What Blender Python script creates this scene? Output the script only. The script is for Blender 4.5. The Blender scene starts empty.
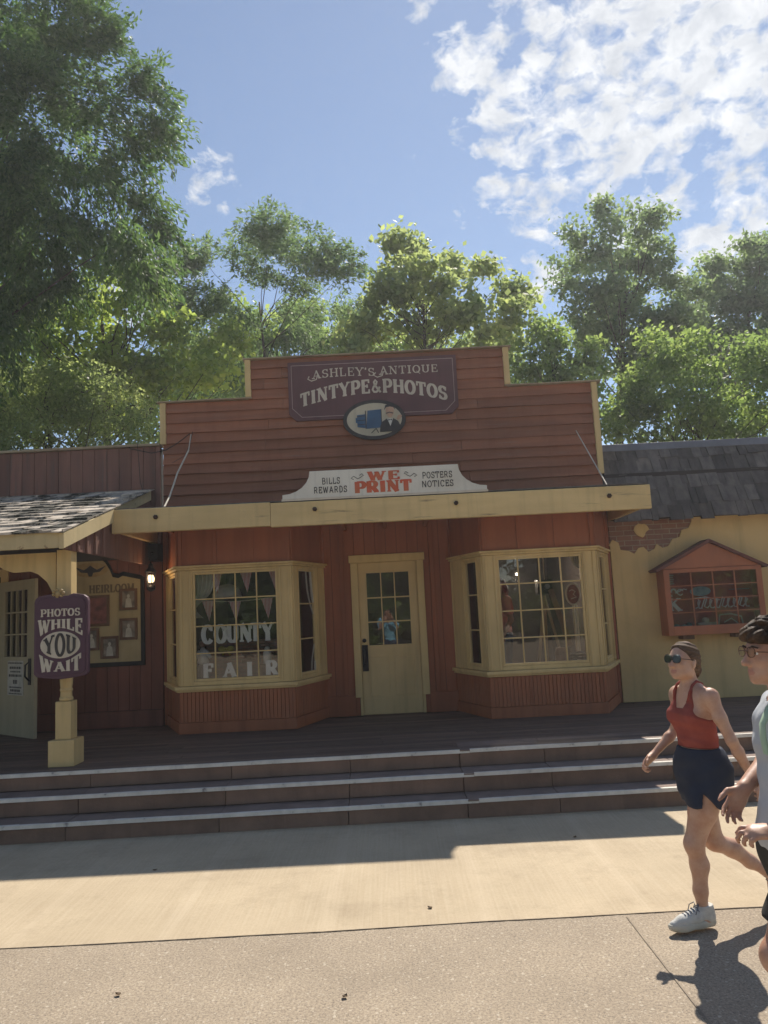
import bpy, bmesh, math, random
import numpy as np
from mathutils import Vector, Matrix

R = math.radians
rnd = random.Random(7)
nrs = np.random.RandomState(11)
scene = bpy.context.scene
COL = scene.collection

# ------------------------------------------------------------------ camera
FPX, PIT, ROL, CH = 769.0, R(7.3), R(2.85), 1.88
_fw = np.array([0, math.cos(PIT), math.sin(PIT)])
_up0 = np.array([0, -math.sin(PIT), math.cos(PIT)])
_rt0 = np.array([1.0, 0, 0])
_rt = math.cos(ROL) * _rt0 - math.sin(ROL) * _up0
_up = math.sin(ROL) * _rt0 + math.cos(ROL) * _up0
def at(x, y, Y):
    """world point seen at pixel x,y lying at depth Y"""
    d = _fw + _rt * (x - 384) / FPX - _up * (y - 512) / FPX
    return np.array([0, 0, CH]) + d * (Y / d[1])
cam_d = bpy.data.cameras.new('camera')
cam = bpy.data.objects.new('camera', cam_d); COL.objects.link(cam)
cam_d.sensor_fit = 'VERTICAL'; cam_d.sensor_height = 24.0
cam_d.lens = FPX / 1024 * 24.0
cam_d.clip_start = 0.02; cam_d.clip_end = 2000
m = Matrix.Identity(4)
for i in range(3):
    m[i][0], m[i][1], m[i][2] = _rt[i], _up[i], -_fw[i]
m[0][3], m[1][3], m[2][3] = 0, 0, CH
cam.matrix_world = m
scene.camera = cam

# ------------------------------------------------------------------ materials
def nt(name):
    M = bpy.data.materials.new(name); M.use_nodes = True
    n = M.node_tree; n.nodes.clear()
    out = n.nodes.new('ShaderNodeOutputMaterial')
    return M, n, out
def nd(n, t, **kw):
    x = n.nodes.new(t)
    for k, v in kw.items():
        if k in x.inputs.keys(): x.inputs[k].default_value = v
        else: setattr(x, k, v)
    return x
def c4(c): return (c[0], c[1], c[2], 1)
def mixc(n, f, a, b, mode='MIX'):
    x = n.nodes.new('ShaderNodeMix'); x.data_type = 'RGBA'; x.blend_type = mode
    for s, v in ((0, f), (6, a), (7, b)):
        if hasattr(v, 'is_output') or isinstance(v, bpy.types.NodeSocket): n.links.new(v, x.inputs[s])
        else: x.inputs[s].default_value = v if s == 0 else (c4(v) if len(v) == 3 else v)
    return x.outputs[2]
def mth(n, op, a, b=0.0, clamp=False):
    x = n.nodes.new('ShaderNodeMath'); x.operation = op; x.use_clamp = clamp
    for s, v in ((0, a), (1, b)):
        if isinstance(v, bpy.types.NodeSocket): n.links.new(v, x.inputs[s])
        else: x.inputs[s].default_value = v
    return x.outputs[0]
def coords(n, scale=(1, 1, 1)):
    tc = n.nodes.new('ShaderNodeTexCoord'); mp = n.nodes.new('ShaderNodeMapping')
    mp.inputs['Scale'].default_value = scale
    n.links.new(tc.outputs['Object'], mp.inputs['Vector'])
    return mp.outputs['Vector']
def noise(n, vec, scale=5, detail=4, rough=.55):
    x = nd(n, 'ShaderNodeTexNoise', Scale=scale, Detail=detail, Roughness=rough)
    n.links.new(vec, x.inputs['Vector']); return x.outputs['Fac']
def ramp(n, f, lo, hi):
    x = n.nodes.new('ShaderNodeMapRange'); x.clamp = True
    n.links.new(f, x.inputs['Value']); x.inputs['From Min'].default_value = lo; x.inputs['From Max'].default_value = hi
    return x.outputs['Result']
MATS = {}
def pm(name, col, col2=None, scale=3, stretch=(1, 1, 1), rough=.7, bump=.15, bscale=30, island=0.0,
       wear=None, wlo=.62, whi=.72, wscale=6, metal=0, spec=.4, dirt=.32):
    """painted / weathered procedural surface"""
    M, n, out = nt(name)
    b = nd(n, 'ShaderNodeBsdfPrincipled', Roughness=rough, Metallic=metal)
    b.inputs['Specular IOR Level'].default_value = spec
    v = coords(n, stretch)
    if col2 is None: col2 = tuple(x * .7 for x in col)
    c = mixc(n, ramp(n, noise(n, v, scale, 5), .35, .68), col, col2)
    if dirt:
        v0 = coords(n)
        c = mixc(n, mth(n, 'MULTIPLY', ramp(n, noise(n, v0, 1.3, 6, .6), .45, .75), dirt), c, tuple(x * .45 for x in col))
    if dirt:      # rain streaks run down the surface
        vs_ = coords(n, (9, 9, .7))
        c = mixc(n, mth(n, 'MULTIPLY', ramp(n, noise(n, vs_, 1.0, 5, .6), .52, .75), dirt * 1.1), c, tuple(x * .5 for x in col))
    if wear:
        c = mixc(n, ramp(n, noise(n, v, wscale, 8, .7), wlo, whi), c, wear)
    if island:
        g = n.nodes.new('ShaderNodeNewGeometry')
        k = mth(n, 'ADD', mth(n, 'MULTIPLY', g.outputs['Random Per Island'], 2 * island), 1 - island)
        hs = nd(n, 'ShaderNodeHueSaturation'); n.links.new(k, hs.inputs['Value']); n.links.new(c, hs.inputs['Color'])
        c = hs.outputs[0]
    n.links.new(c, b.inputs['Base Color'])
    if bump:
        bp = nd(n, 'ShaderNodeBump', Strength=bump, Distance=.01)
        n.links.new(noise(n, v, bscale, 6, .65), bp.inputs['Height']); n.links.new(bp.outputs[0], b.inputs['Normal'])
    n.links.new(b.outputs[0], out.inputs[0])
    MATS[name] = M
    return M
SX = (.25, 3, 3)   # grain along x
SZ = (3, 3, .25)   # grain along z
siding_m = pm('lap_siding_paint', (.35, .13, .064), (.265, .102, .053), 4, SX, .75, .35, 22, .16, wear=(.28, .17, .12), wlo=.58, whi=.8, wscale=5)
plank_m = pm('red_brown_plank_paint', (.38, .122, .054), (.32, .103, .047), 3, SZ, .68, .2, 20, .07)
maroon_m = pm('maroon_plank_paint', (.25, .088, .056), (.19, .068, .046), 3, SZ, .7, .2, 20, .08)
weather_m = pm('weathered_brown_board', (.25, .115, .08), (.18, .085, .062), 3, SZ, .8, .4, 24, .18, wear=(.14, .1, .08), wlo=.55, whi=.75)
skirt_m = pm('brick_red_panel_paint', (.41, .138, .06), (.35, .118, .053), 3, SZ, .65, .15, 20, .05)
cream_m = pm('cream_trim_paint', (.72, .52, .235), (.64, .455, .2), 3, SZ, .6, .15, 24, .05)
creamx_m = pm('cream_beam_paint', (.7, .52, .245), (.62, .45, .205), 2.5, SX, .65, .3, 20, .06, wear=(.2, .14, .08), wlo=.6, whi=.72, wscale=6)
creamw_m = pm('peeling_cream_paint', (.63, .5, .27), (.54, .42, .22), 2.5, (1, .4, 1), .7, .3, 20, .05, wear=(.17, .07, .04), wlo=.6, whi=.66, wscale=5)
door_m = pm('cream_door_paint', (.72, .51, .235), (.66, .465, .21), 2, SZ, .5, .1, 20, .03, dirt=.35)
iron_m = pm('black_iron', (.02, .02, .022), (.035, .03, .03), 8, (1, 1, 1), .5, .2, 40, metal=.6)
rust_m = pm('rusty_bolt', (.07, .03, .018), (.03, .02, .015), 12, (1, 1, 1), .8, .3, 60)
deck_m = pm('dark_deck_board', (.19, .128, .096), (.13, .09, .07), 5, SX, .7, .35, 26, .22, wear=(.15, .12, .11), wlo=.62, whi=.8)
riser_m = pm('brown_step_concrete', (.29, .18, .125), (.21, .133, .095), 4, (1, 1, 1), .85, .4, 30, .12)
tread_m = pm('step_tread_concrete', (.28, .2, .16), (.2, .145, .118), 5, (1, 1, 1), .85, .3, 40, .06)
nosing_m = pm('worn_white_nosing', (.88, .82, .72), (.72, .67, .58), 9, (1, 1, 1), .7, .3, 40, 0, wear=(.3, .26, .24), wlo=.6, whi=.68, wscale=9)
plaster_m = pm('ochre_plaster', (.72, .5, .225), (.64, .44, .195), 1.2, (1, 1, 1), .85, .35, 14, 0, wear=(.58, .45, .25), wlo=.6, whi=.8, wscale=2, dirt=.3)
shingle_m = pm('dark_wood_shingle', (.15, .125, .108), (.075, .065, .057), 4, SZ, .8, .5, 24, .4)
shingle2_m = pm('weathered_moss_shingle', (.55, .47, .38), (.3, .25, .2), 6, (1, .3, 1), .85, .6, 24, .3, wear=(.03, .028, .018), wlo=.47, whi=.55, wscale=3)
flash_m = pm('grey_metal_flashing', (.22, .22, .24), (.16, .16, .18), 2, (1, 1, 1), .5, .1, 10, 0, metal=.3)
purple_m = pm('purple_sign_paint', (.14, .058, .058), (.11, .047, .048), 3, (1, 1, 1), .6, .15, 20)
purple2_m = pm('plum_sign_paint', (.12, .055, .078), (.1, .046, .066), 3, (1, 1, 1), .6, .15, 20)
lett_m = pm('cream_lettering', (.66, .58, .46), (.56, .49, .38), 6, (1, 1, 1), .6, .1, 30)
line_m = pm('pale_border_line', (.42, .3, .27), (.36, .25, .23), 6, (1, 1, 1), .6, 0)
white_m = pm('off_white_sign_paint', (.74, .71, .62), (.66, .62, .53), 2, (1, 1, 1), .6, .1, 20, dirt=.35)
redl_m = pm('orange_red_lettering', (.6, .09, .035), (.5, .15, .06), 8, (1, 1, 1), .6, .1, 30)
blackl_m = pm('charcoal_lettering', (.035, .03, .03), (.06, .05, .045), 8, (1, 1, 1), .6, 0)
blue_m = pm('camera_blue_paint', (.05, .13, .24), (.04, .1, .18), 5, (1, 1, 1), .6, 0)
fleshp_m = pm('painted_flesh', (.6, .38, .26), (.55, .34, .22), 5, (1, 1, 1), .6, 0)
gold_m = pm('gilt_ornament', (.5, .36, .16), (.35, .24, .1), 10, (1, 1, 1), .5, .3, 40)
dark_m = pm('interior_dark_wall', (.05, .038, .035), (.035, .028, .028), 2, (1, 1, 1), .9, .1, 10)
ifloor_m = pm('interior_floor', (.16, .12, .09), (.1, .08, .06), 2, SX, .5, .1, 10, .1)
case_m = pm('terracotta_case_paint', (.46, .155, .07), (.38, .128, .06), 3, (1, 1, 1), .6, .15, 20, .05)
casered_m = pm('dark_red_felt', (.36, .06, .05), (.28, .045, .04), 8, (1, 1, 1), .95, .1, 60)
wood_m = pm('brown_wood', (.19, .1, .055), (.12, .06, .035), 4, SZ, .6, .2, 20, .1)
bark_m = pm('tree_bark', (.11, .08, .06), (.06, .045, .035), 5, SZ, .9, .8, 12)
paper_m = pm('printed_paper', (.6, .57, .5), (.45, .42, .36), 14, (1, 1, 1), .8, 0)
photo_m = pm('sepia_photo', (.36, .3, .24), (.08, .06, .05), 9, (1, 1, 1), .4, 0)
redphoto_m = pm('reddish_photo', (.33, .1, .08), (.12, .03, .03), 10, (1, 1, 1), .4, 0)
lace_m = pm('lace_curtain', (.62, .58, .5), (.5, .46, .4), 10, (1, 1, 1), .9, .1, 60)
cutout_m = pm('white_cutout_board', (.88, .87, .86), (.78, .77, .76), 12, (1, 1, 1), .6, 0, wear=(.4, .38, .37), wlo=.62, whi=.64, wscale=14, dirt=0)
pinkc_m = pm('pink_cotton', (.75, .28, .26), (.66, .22, .2), 5, (1, 1, 1), .9, .2, 60)
tankf_m = pm('rust_red_knit', (.34, .085, .065), (.27, .065, .05), 14, (1, 1, 1), .9, .25, 300, 0, dirt=0, spec=.2)
navy_m = pm('navy_fabric', (.026, .034, .06), (.02, .027, .048), 8, (1, 1, 1), .85, .2, 200, 0, dirt=0)
greyt_m = pm('pale_grey_jersey', (.5, .52, .55), (.43, .45, .48), 6, (1, 1, 1), .9, .25, 120, 0, dirt=0)
oliv_m = pm('charcoal_shorts_cloth', (.045, .045, .04), (.03, .03, .028), 8, (1, 1, 1), .9, .2, 150, 0)
green_m = pm('mint_strap', (.42, .56, .42), (.36, .5, .37), 9, (1, 1, 1), .8, .1, 90, 0)
shoe_m = pm('white_knit_shoe', (.66, .65, .6), (.55, .54, .5), 40, (1, 1, 1), .85, .4, 150, 0)
sole_m = pm('cream_foam_sole', (.6, .57, .48), (.52, .5, .42), 10, (1, 1, 1), .8, .2, 60, 0)
hairb_m = pm('light_brown_hair', (.2, .12, .07), (.07, .04, .024), 16, (1.5, 6, 6), .6, .8, 60, 0, dirt=0, spec=.2)
haird_m = pm('dark_brown_hair', (.11, .06, .03), (.035, .02, .012), 30, (1, 1, 1), .6, 1.0, 90, 0, dirt=0, spec=.25)
lip_m = pm('lip', (.48, .235, .175), (.44, .2, .15), 30, (1, 1, 1), .5, 0, dirt=0)
eyew_m = pm('eye_white', (.75, .73, .7), (.7, .68, .66), 30, (1, 1, 1), .3, 0, dirt=0)
lens_m = pm('black_lens', (.008, .008, .01), (.008, .008, .01), 5, (1, 1, 1), .08, 0, dirt=0, spec=.6)
jean_m = pm('denim', (.06, .09, .15), (.045, .07, .12), 20, (1, 1, 1), .9, .2, 80, 0)
bluec_m = pm('sky_blue_cotton', (.25, .55, .72), (.2, .48, .65), 6, (1, 1, 1), .9, .2, 80, 0)

def skin_mat(name, c):
    M, n, out = nt(name)
    b = nd(n, 'ShaderNodeBsdfPrincipled', Roughness=.48)
    v = coords(n)
    k = mixc(n, ramp(n, noise(n, v, 9, 7, .7), .35, .65), c, (c[0] * .82, c[1] * .68, c[2] * .62))
    n.links.new(k, b.inputs['Base Color'])
    b.inputs['Subsurface Weight'].default_value = .12
    b.inputs['Subsurface Radius'].default_value = (.02, .008, .004)
    b.inputs['Subsurface Scale'].default_value = .5
    bp = nd(n, 'ShaderNodeBump', Strength=.08, Distance=.004)
    n.links.new(noise(n, v, 160, 3), bp.inputs['Height']); n.links.new(bp.outputs[0], b.inputs['Normal'])
    n.links.new(b.outputs[0], out.inputs[0]); return M
skin1 = skin_mat('fair_skin', (.6, .38, .27))
skin2 = skin_mat('tan_skin', (.56, .335, .235))

def glass_mat(name, tint=(.94, .95, .95), base=.042):
    M, n, out = nt(name)
    t = nd(n, 'ShaderNodeBsdfTransparent'); t.inputs[0].default_value = c4(tint)
    g = nd(n, 'ShaderNodeBsdfGlossy', Roughness=.01); g.inputs[0].default_value = (1, 1, 1, 1)
    v = coords(n)
    bp = nd(n, 'ShaderNodeBump', Strength=.05, Distance=.02)
    n.links.new(noise(n, v, 3.5, 2), bp.inputs['Height']); n.links.new(bp.outputs[0], g.inputs['Normal'])
    fr = nd(n, 'ShaderNodeFresnel', IOR=1.5)
    f = mth(n, 'ADD', mth(n, 'MULTIPLY', fr.outputs[0], 1.2), base - .04, True)
    mx = nd(n, 'ShaderNodeMixShader'); n.links.new(f, mx.inputs[0])
    n.links.new(t.outputs[0], mx.inputs[1]); n.links.new(g.outputs[0], mx.inputs[2])
    n.links.new(mx.outputs[0], out.inputs[0]); return M
glass_m = glass_mat('window_glass')
caseg_m = glass_mat('case_glass', (.9, .91, .91), .045)

def lamp_mat(name, c, s):
    M, n, out = nt(name); e = nd(n, 'ShaderNodeEmission', Strength=s); e.inputs[0].default_value = c4(c)
    n.links.new(e.outputs[0], out.inputs[0]); return M
glow_m = lamp_mat('lit_lantern_glass', (1, .72, .38), 2.2)
bulb_m = lamp_mat('lit_bulb', (1, .85, .65), 6)

def brick_mat(name, c1, c2, mortar, sc=1.0, bw=.21, bh=.07):
    M, n, out = nt(name)
    b = nd(n, 'ShaderNodeBsdfPrincipled', Roughness=.9)
    tc = n.nodes.new('ShaderNodeTexCoord')
    sp = n.nodes.new('ShaderNodeSeparateXYZ'); n.links.new(tc.outputs['Object'], sp.inputs[0])
    cb = n.nodes.new('ShaderNodeCombineXYZ'); n.links.new(sp.outputs[0], cb.inputs[0]); n.links.new(sp.outputs[2], cb.inputs[1])
    br = nd(n, 'ShaderNodeTexBrick'); n.links.new(cb.outputs[0], br.inputs['Vector'])
    br.inputs['Scale'].default_value = sc; br.inputs['Brick Width'].default_value = bw; br.inputs['Row Height'].default_value = bh
    br.inputs['Mortar Size'].default_value = .007; br.inputs['Mortar Smooth'].default_value = .3
    br.inputs['Color1'].default_value = c4(c1); br.inputs['Color2'].default_value = c4(c2); br.inputs['Mortar'].default_value = c4(mortar)
    v = coords(n)
    k = mixc(n, mth(n, 'MULTIPLY', ramp(n, noise(n, v, 8, 6), .4, .7), .5), br.outputs['Color'], tuple(x * .5 for x in c1))
    n.links.new(k, b.inputs['Base Color'])
    bp = nd(n, 'ShaderNodeBump', Strength=.6, Distance=.01, invert=True)
    n.links.new(br.outputs['Fac'], bp.inputs['Height']); n.links.new(bp.outputs[0], b.inputs['Normal'])
    n.links.new(b.outputs[0], out.inputs[0]); return M
brick_m = brick_mat('old_brick', (.33, .155, .1), (.24, .12, .085), (.42, .33, .24))
brickd_m = brick_mat('display_brick_print', (.26, .11, .07), (.16, .08, .06), (.13, .09, .07), 1, .12, .045)

def aggregate_mat():
    M, n, out = nt('exposed_aggregate')
    b = nd(n, 'ShaderNodeBsdfPrincipled', Roughness=.85)
    v = coords(n)
    c = mixc(n, ramp(n, noise(n, v, 1.1, 6, .6), .35, .7), (.47, .375, .265), (.34, .27, .19))
    c = mixc(n, mth(n, 'MULTIPLY', ramp(n, noise(n, v, 75, 4, .7), .42, .62), .6), c, (.13, .1, .078))
    for sc_, th_, am_, cc_ in ((55.0, .85, .6, (.6, .52, .4)), (95.0, .6, .6, (.52, .44, .34)), (110.0, .6, .6, (.12, .09, .07))):
        vo = nd(n, 'ShaderNodeTexVoronoi', Scale=sc_); vn = n.nodes.new('ShaderNodeVectorMath'); vn.operation = 'ADD'
        nz_ = nd(n, 'ShaderNodeTexNoise', Scale=sc_ * .8, Detail=2.0); n.links.new(v, nz_.inputs['Vector'])
        sv = n.nodes.new('ShaderNodeVectorMath'); sv.operation = 'SCALE'; sv.inputs['Scale'].default_value = .5 / sc_; n.links.new(nz_.outputs['Color'], sv.inputs[0])
        n.links.new(v, vn.inputs[0]); n.links.new(sv.outputs[0], vn.inputs[1]); n.links.new(vn.outputs[0], vo.inputs['Vector'])
        sp = n.nodes.new('ShaderNodeSeparateColor'); n.links.new(vo.outputs['Color'], sp.inputs[0])
        pick = mth(n, 'GREATER_THAN', sp.outputs[0], th_)
        near = mth(n, 'LESS_THAN', vo.outputs['Distance'], mth(n, 'MULTIPLY', sp.outputs[1], .5))
        c = mixc(n, mth(n, 'MULTIPLY', mth(n, 'MULTIPLY', pick, near), am_), c, cc_)
    n.links.new(c, b.inputs['Base Color'])
    bp = nd(n, 'ShaderNodeBump', Strength=.5, Distance=.006)
    n.links.new(noise(n, v, 110, 4, .7), bp.inputs['Height']); n.links.new(bp.outputs[0], b.inputs['Normal'])
    n.links.new(b.outputs[0], out.inputs[0]); return M
def slab_mat():
    M, n, out = nt('broomed_tan_concrete')
    b = nd(n, 'ShaderNodeBsdfPrincipled', Roughness=.88)
    v = coords(n)
    c = mixc(n, ramp(n, noise(n, v, 1.3, 7, .62), .35, .7), (.54, .43, .285), (.44, .345, .225))
    c = mixc(n, mth(n, 'MULTIPLY', ramp(n, noise(n, v, 60, 5, .75), .45, .68), .4), c, (.36, .27, .17))
    vs = coords(n, (60, 1.2, 1))
    c = mixc(n, mth(n, 'MULTIPLY', ramp(n, noise(n, vs, 1, 4), .4, .7), .28), c, (.62, .52, .37))
    # paler trowel bands running across the walk
    vb = coords(n, (1, .05, 1))
    w = nd(n, 'ShaderNodeTexWave', Scale=.33, Distortion=1.2); w.bands_direction = 'X'; n.links.new(vb, w.inputs['Vector'])
    c = mixc(n, mth(n, 'MULTIPLY', ramp(n, w.outputs['Fac'], .965, .999), .16), c, (.68, .56, .4))
    st = coords(n, (1, 1, 1))
    c = mixc(n, mth(n, 'MULTIPLY', ramp(n, noise(n, st, .9, 9, .8), .5, .7), .6), c, (.3, .225, .145))
    n.links.new(c, b.inputs['Base Color'])
    bp = nd(n, 'ShaderNodeBump', Strength=.35, Distance=.005)
    n.links.new(noise(n, vs, 1.5, 5, .7), bp.inputs['Height']); n.links.new(bp.outputs[0], b.inputs['Normal'])
    n.links.new(b.outputs[0], out.inputs[0]); return M
agg_m = aggregate_mat(); slab_m = slab_mat()

def leaf_mat(name, c, t, var=.35):
    M, n, out = nt(name)
    a = nd(n, 'ShaderNodeAttribute'); a.attribute_name = 'tint'
    k = mth(n, 'ADD', mth(n, 'MULTIPLY', a.outputs['Fac'], 2 * var), 1 - var)
    def tinted(col):
        hs = nd(n, 'ShaderNodeHueSaturation'); hs.inputs['Color'].default_value = c4(col)
        n.links.new(k, hs.inputs['Value'])
        n.links.new(mth(n, 'ADD', mth(n, 'MULTIPLY', a.outputs['Fac'], -.035), .517), hs.inputs['Hue'])
        return hs.outputs[0]
    d = nd(n, 'ShaderNodeBsdfPrincipled', Roughness=.5); d.inputs['Specular IOR Level'].default_value = .35
    n.links.new(tinted(c), d.inputs['Base Color'])
    tr = nd(n, 'ShaderNodeBsdfTranslucent'); n.links.new(tinted(t), tr.inputs[0])
    mx = nd(n, 'ShaderNodeMixShader'); mx.inputs[0].default_value = .6
    n.links.new(d.outputs[0], mx.inputs[1]); n.links.new(tr.outputs[0], mx.inputs[2])
    n.links.new(mx.outputs[0], out.inputs[0]); return M
leaf_dark = leaf_mat('dark_cypress_leaf', (.07, .115, .045), (.15, .26, .07))
leaf_blue = leaf_mat('blue_green_cypress_leaf', (.085, .13, .06), (.24, .36, .13))
leaf_lime = leaf_mat('lime_maple_leaf', (.12, .17, .05), (.5, .64, .13))
leaf_mid = leaf_mat('mid_green_leaf', (.1, .15, .055), (.38, .52, .13))
leaf_pale = leaf_mat('pale_green_leaf', (.13, .17, .07), (.5, .6, .2))
leaf_grey = leaf_mat('grey_green_leaf', (.09, .13, .065), (.3, .42, .16))

# ------------------------------------------------------------------ mesh helpers
def root_off(p):
    v = Vector((0, 0, 0))
    while p is not None:
        v += p.location; p = p.parent
    return v
def tag(o, label=None, cat=None, group=None, kind=None):
    if label: o['label'] = label
    if cat: o['category'] = cat
    if group: o['group'] = group
    if kind: o['kind'] = kind
    return o
def thing(name, label, cat, loc=(0, 0, 0), group=None, kind=None):
    o = bpy.data.objects.new(name, None); COL.objects.link(o)
    o.location = loc; o.empty_display_size = .2
    return tag(o, label, cat, group, kind)
class MB:
    def __init__(s): s.v = []; s.f = []; s.m = []; s.mi = 0
    def add(s, vs, fs, mi=None):
        b = len(s.v); s.v += [tuple(map(float, p)) for p in vs]
        for f in fs: s.f.append(tuple(b + i for i in f)); s.m.append(s.mi if mi is None else mi)
        return s
    def box(s, x0, x1, y0, y1, z0, z1, mi=None):
        return s.add([(x0, y0, z0), (x1, y0, z0), (x1, y1, z0), (x0, y1, z0), (x0, y0, z1), (x1, y0, z1), (x1, y1, z1), (x0, y1, z1)],
                     [(0, 3, 2, 1), (4, 5, 6, 7), (0, 1, 5, 4), (1, 2, 6, 5), (2, 3, 7, 6), (3, 0, 4, 7)], mi)
    def obox(s, A, B, u0, u1, n0, n1, z0, z1, mi=None):
        """box in the vertical plane A->B (2D); n is measured along the outward normal (to the right of A->B)"""
        A = np.array(A, float); B = np.array(B, float); U = (B - A) / np.linalg.norm(B - A); N = np.array([U[1], -U[0]])
        P = []
        for z in (z0, z1):
            for u, n in ((u0, n1), (u1, n1), (u1, n0), (u0, n0)):
                q = A + U * u + N * n; P.append((q[0], q[1], z))
        return s.add(P, [(0, 3, 2, 1), (4, 5, 6, 7), (0, 1, 5, 4), (1, 2, 6, 5), (2, 3, 7, 6), (3, 0, 4, 7)], mi)
    def prism(s, poly, y0, y1, mi=None):
        """(x,z) polygon extruded from y0 (front) to y1"""
        n = len(poly)
        vs = [(x, y0, z) for x, z in poly] + [(x, y1, z) for x, z in poly]
        fs = [tuple(range(n)), tuple(range(2 * n - 1, n - 1, -1))] + [(i, i + n, (i + 1) % n + n, (i + 1) % n) for i in range(n)]
        return s.add(vs, fs, mi)
    def hprism(s, poly, z0, z1, mi=None):
        n = len(poly)
        vs = [(x, y, z0) for x, y in poly] + [(x, y, z1) for x, y in poly]
        fs = [tuple(range(n - 1, -1, -1)), tuple(range(n, 2 * n))] + [(i, (i + 1) % n, (i + 1) % n + n, i + n) for i in range(n)]
        return s.add(vs, fs, mi)
    def xprism(s, poly, x0, x1, mi=None):
        n = len(poly)
        vs = [(x0, y, z) for y, z in poly] + [(x1, y, z) for y, z in poly]
        fs = [tuple(range(n)), tuple(range(2 * n - 1, n - 1, -1))] + [(i, i + n, (i + 1) % n + n, (i + 1) % n) for i in range(n)]
        return s.add(vs, fs, mi)
    def tube(s, pts, r, seg=8, mi=None, closed=False):
        pts = [np.array(p, float) for p in pts]; n = len(pts)
        rs = r if hasattr(r, '__len__') else [r] * n
        vs = []; ref = np.array([.13, .37, .92])
        for i, p in enumerate(pts):
            if closed: t = pts[(i + 1) % n] - pts[i - 1]
            else: t = pts[min(i + 1, n - 1)] - pts[max(i - 1, 0)]
            t = t / (np.linalg.norm(t) + 1e-9)
            a = np.cross(t, ref)
            if np.linalg.norm(a) < .1: a = np.cross(t, np.array([1, 0, 0.]))
            a /= np.linalg.norm(a); b = np.cross(t, a)
            for k in range(seg):
                w = 2 * math.pi * k / seg
                vs.append(p + (a * math.cos(w) + b * math.sin(w)) * rs[i])
        fs = []
        for i in range(n if closed else n - 1):
            j = (i + 1) % n
            for k in range(seg):
                l = (k + 1) % seg
                fs.append((i * seg + k, i * seg + l, j * seg + l, j * seg + k))
        if not closed:
            fs.append(tuple(range(seg - 1, -1, -1))); fs.append(tuple((n - 1) * seg + k for k in range(seg)))
        return s.add(vs, fs, mi)
    def lathe(s, prof, c=(0, 0), seg=20, sq=False, mi=None):
        """(r,z) profile turned round a vertical axis; sq makes a square shaft"""
        if sq: seg = 4
        vs = []
        for r, z in prof:
            for k in range(seg):
                w = 2 * math.pi * (k + (.5 if sq else 0)) / seg; rr = r * (math.sqrt(2) if sq else 1)
                vs.append((c[0] + rr * math.cos(w), c[1] + rr * math.sin(w), z))
        n = len(prof)
        fs = [(i * seg + k, i * seg + (k + 1) % seg, (i + 1) * seg + (k + 1) % seg, (i + 1) * seg + k) for i in range(n - 1) for k in range(seg)]
        fs.append(tuple(range(seg - 1, -1, -1))); fs.append(tuple((n - 1) * seg + k for k in range(seg)))
        return s.add(vs, fs, mi)
    def ball(s, c, r, seg=12, rings=8, mi=None):
        r = r if hasattr(r, '__len__') else (r, r, r)
        vs = [(c[0], c[1], c[2] + r[2])]; 
        for i in range(1, rings):
            t = math.pi * i / rings
            for k in range(seg):
                w = 2 * math.pi * k / seg
                vs.append((c[0] + r[0] * math.sin(t) * math.cos(w), c[1] + r[1] * math.sin(t) * math.sin(w), c[2] + r[2] * math.cos(t)))
        vs.append((c[0], c[1], c[2] - r[2])); L = len(vs) - 1
        fs = [(0, 1 + k, 1 + (k + 1) % seg) for k in range(seg)]
        for i in range(rings - 2):
            for k in range(seg):
                a = 1 + i * seg + k; b = 1 + i * seg + (k + 1) % seg
                fs.append((a, a + seg, b + seg, b))
        fs += [(L, 1 + (rings - 2) * seg + (k + 1) % seg, 1 + (rings - 2) * seg + k) for k in range(seg)]
        return s.add(vs, fs, mi)
    def build(s, name, mats, parent=None, bevel=0, smooth=False):
        if not isinstance(mats, (list, tuple)): mats = [mats]
        off = root_off(parent)
        me = bpy.data.meshes.new(name)
        me.from_pydata([(x - off.x, y - off.y, z - off.z) for x, y, z in s.v], [], s.f)
        for M in mats: me.materials.append(M)
        me.polygons.foreach_set('material_index', s.m)
        bm = bmesh.new(); bm.from_mesh(me); bmesh.ops.recalc_face_normals(bm, faces=bm.faces); bm.to_mesh(me); bm.free()
        if smooth: me.polygons.foreach_set('use_smooth', [True] * len(me.polygons))
        o = bpy.data.objects.new(name, me); COL.objects.link(o); o.parent = parent
        if bevel:
            b = o.modifiers.new('bevel', 'BEVEL'); b.width = bevel; b.segments = 2; b.limit_method = 'ANGLE'; b.angle_limit = R(40)
            b.harden_normals = False
        me.update()
        return o
def planks(mb, x0, x1, z0, z1, y, w=.14, th=.02, gap=.004, jit=.002):
    x = x0
    while x < x1 - 1e-4:
        e = min(x + w, x1)
        if x1 - e < .03: e = x1
        mb.box(x, e - gap, y - th + rnd.uniform(-jit, jit), y, z0, z1); x = e
    return mb
def arc(cx, cy, rx, ry, a0, a1, n=12):
    return [(cx + rx * math.cos(R(a0 + (a1 - a0) * i / n)), cy + ry * math.sin(R(a0 + (a1 - a0) * i / n))) for i in range(n + 1)]

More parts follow.
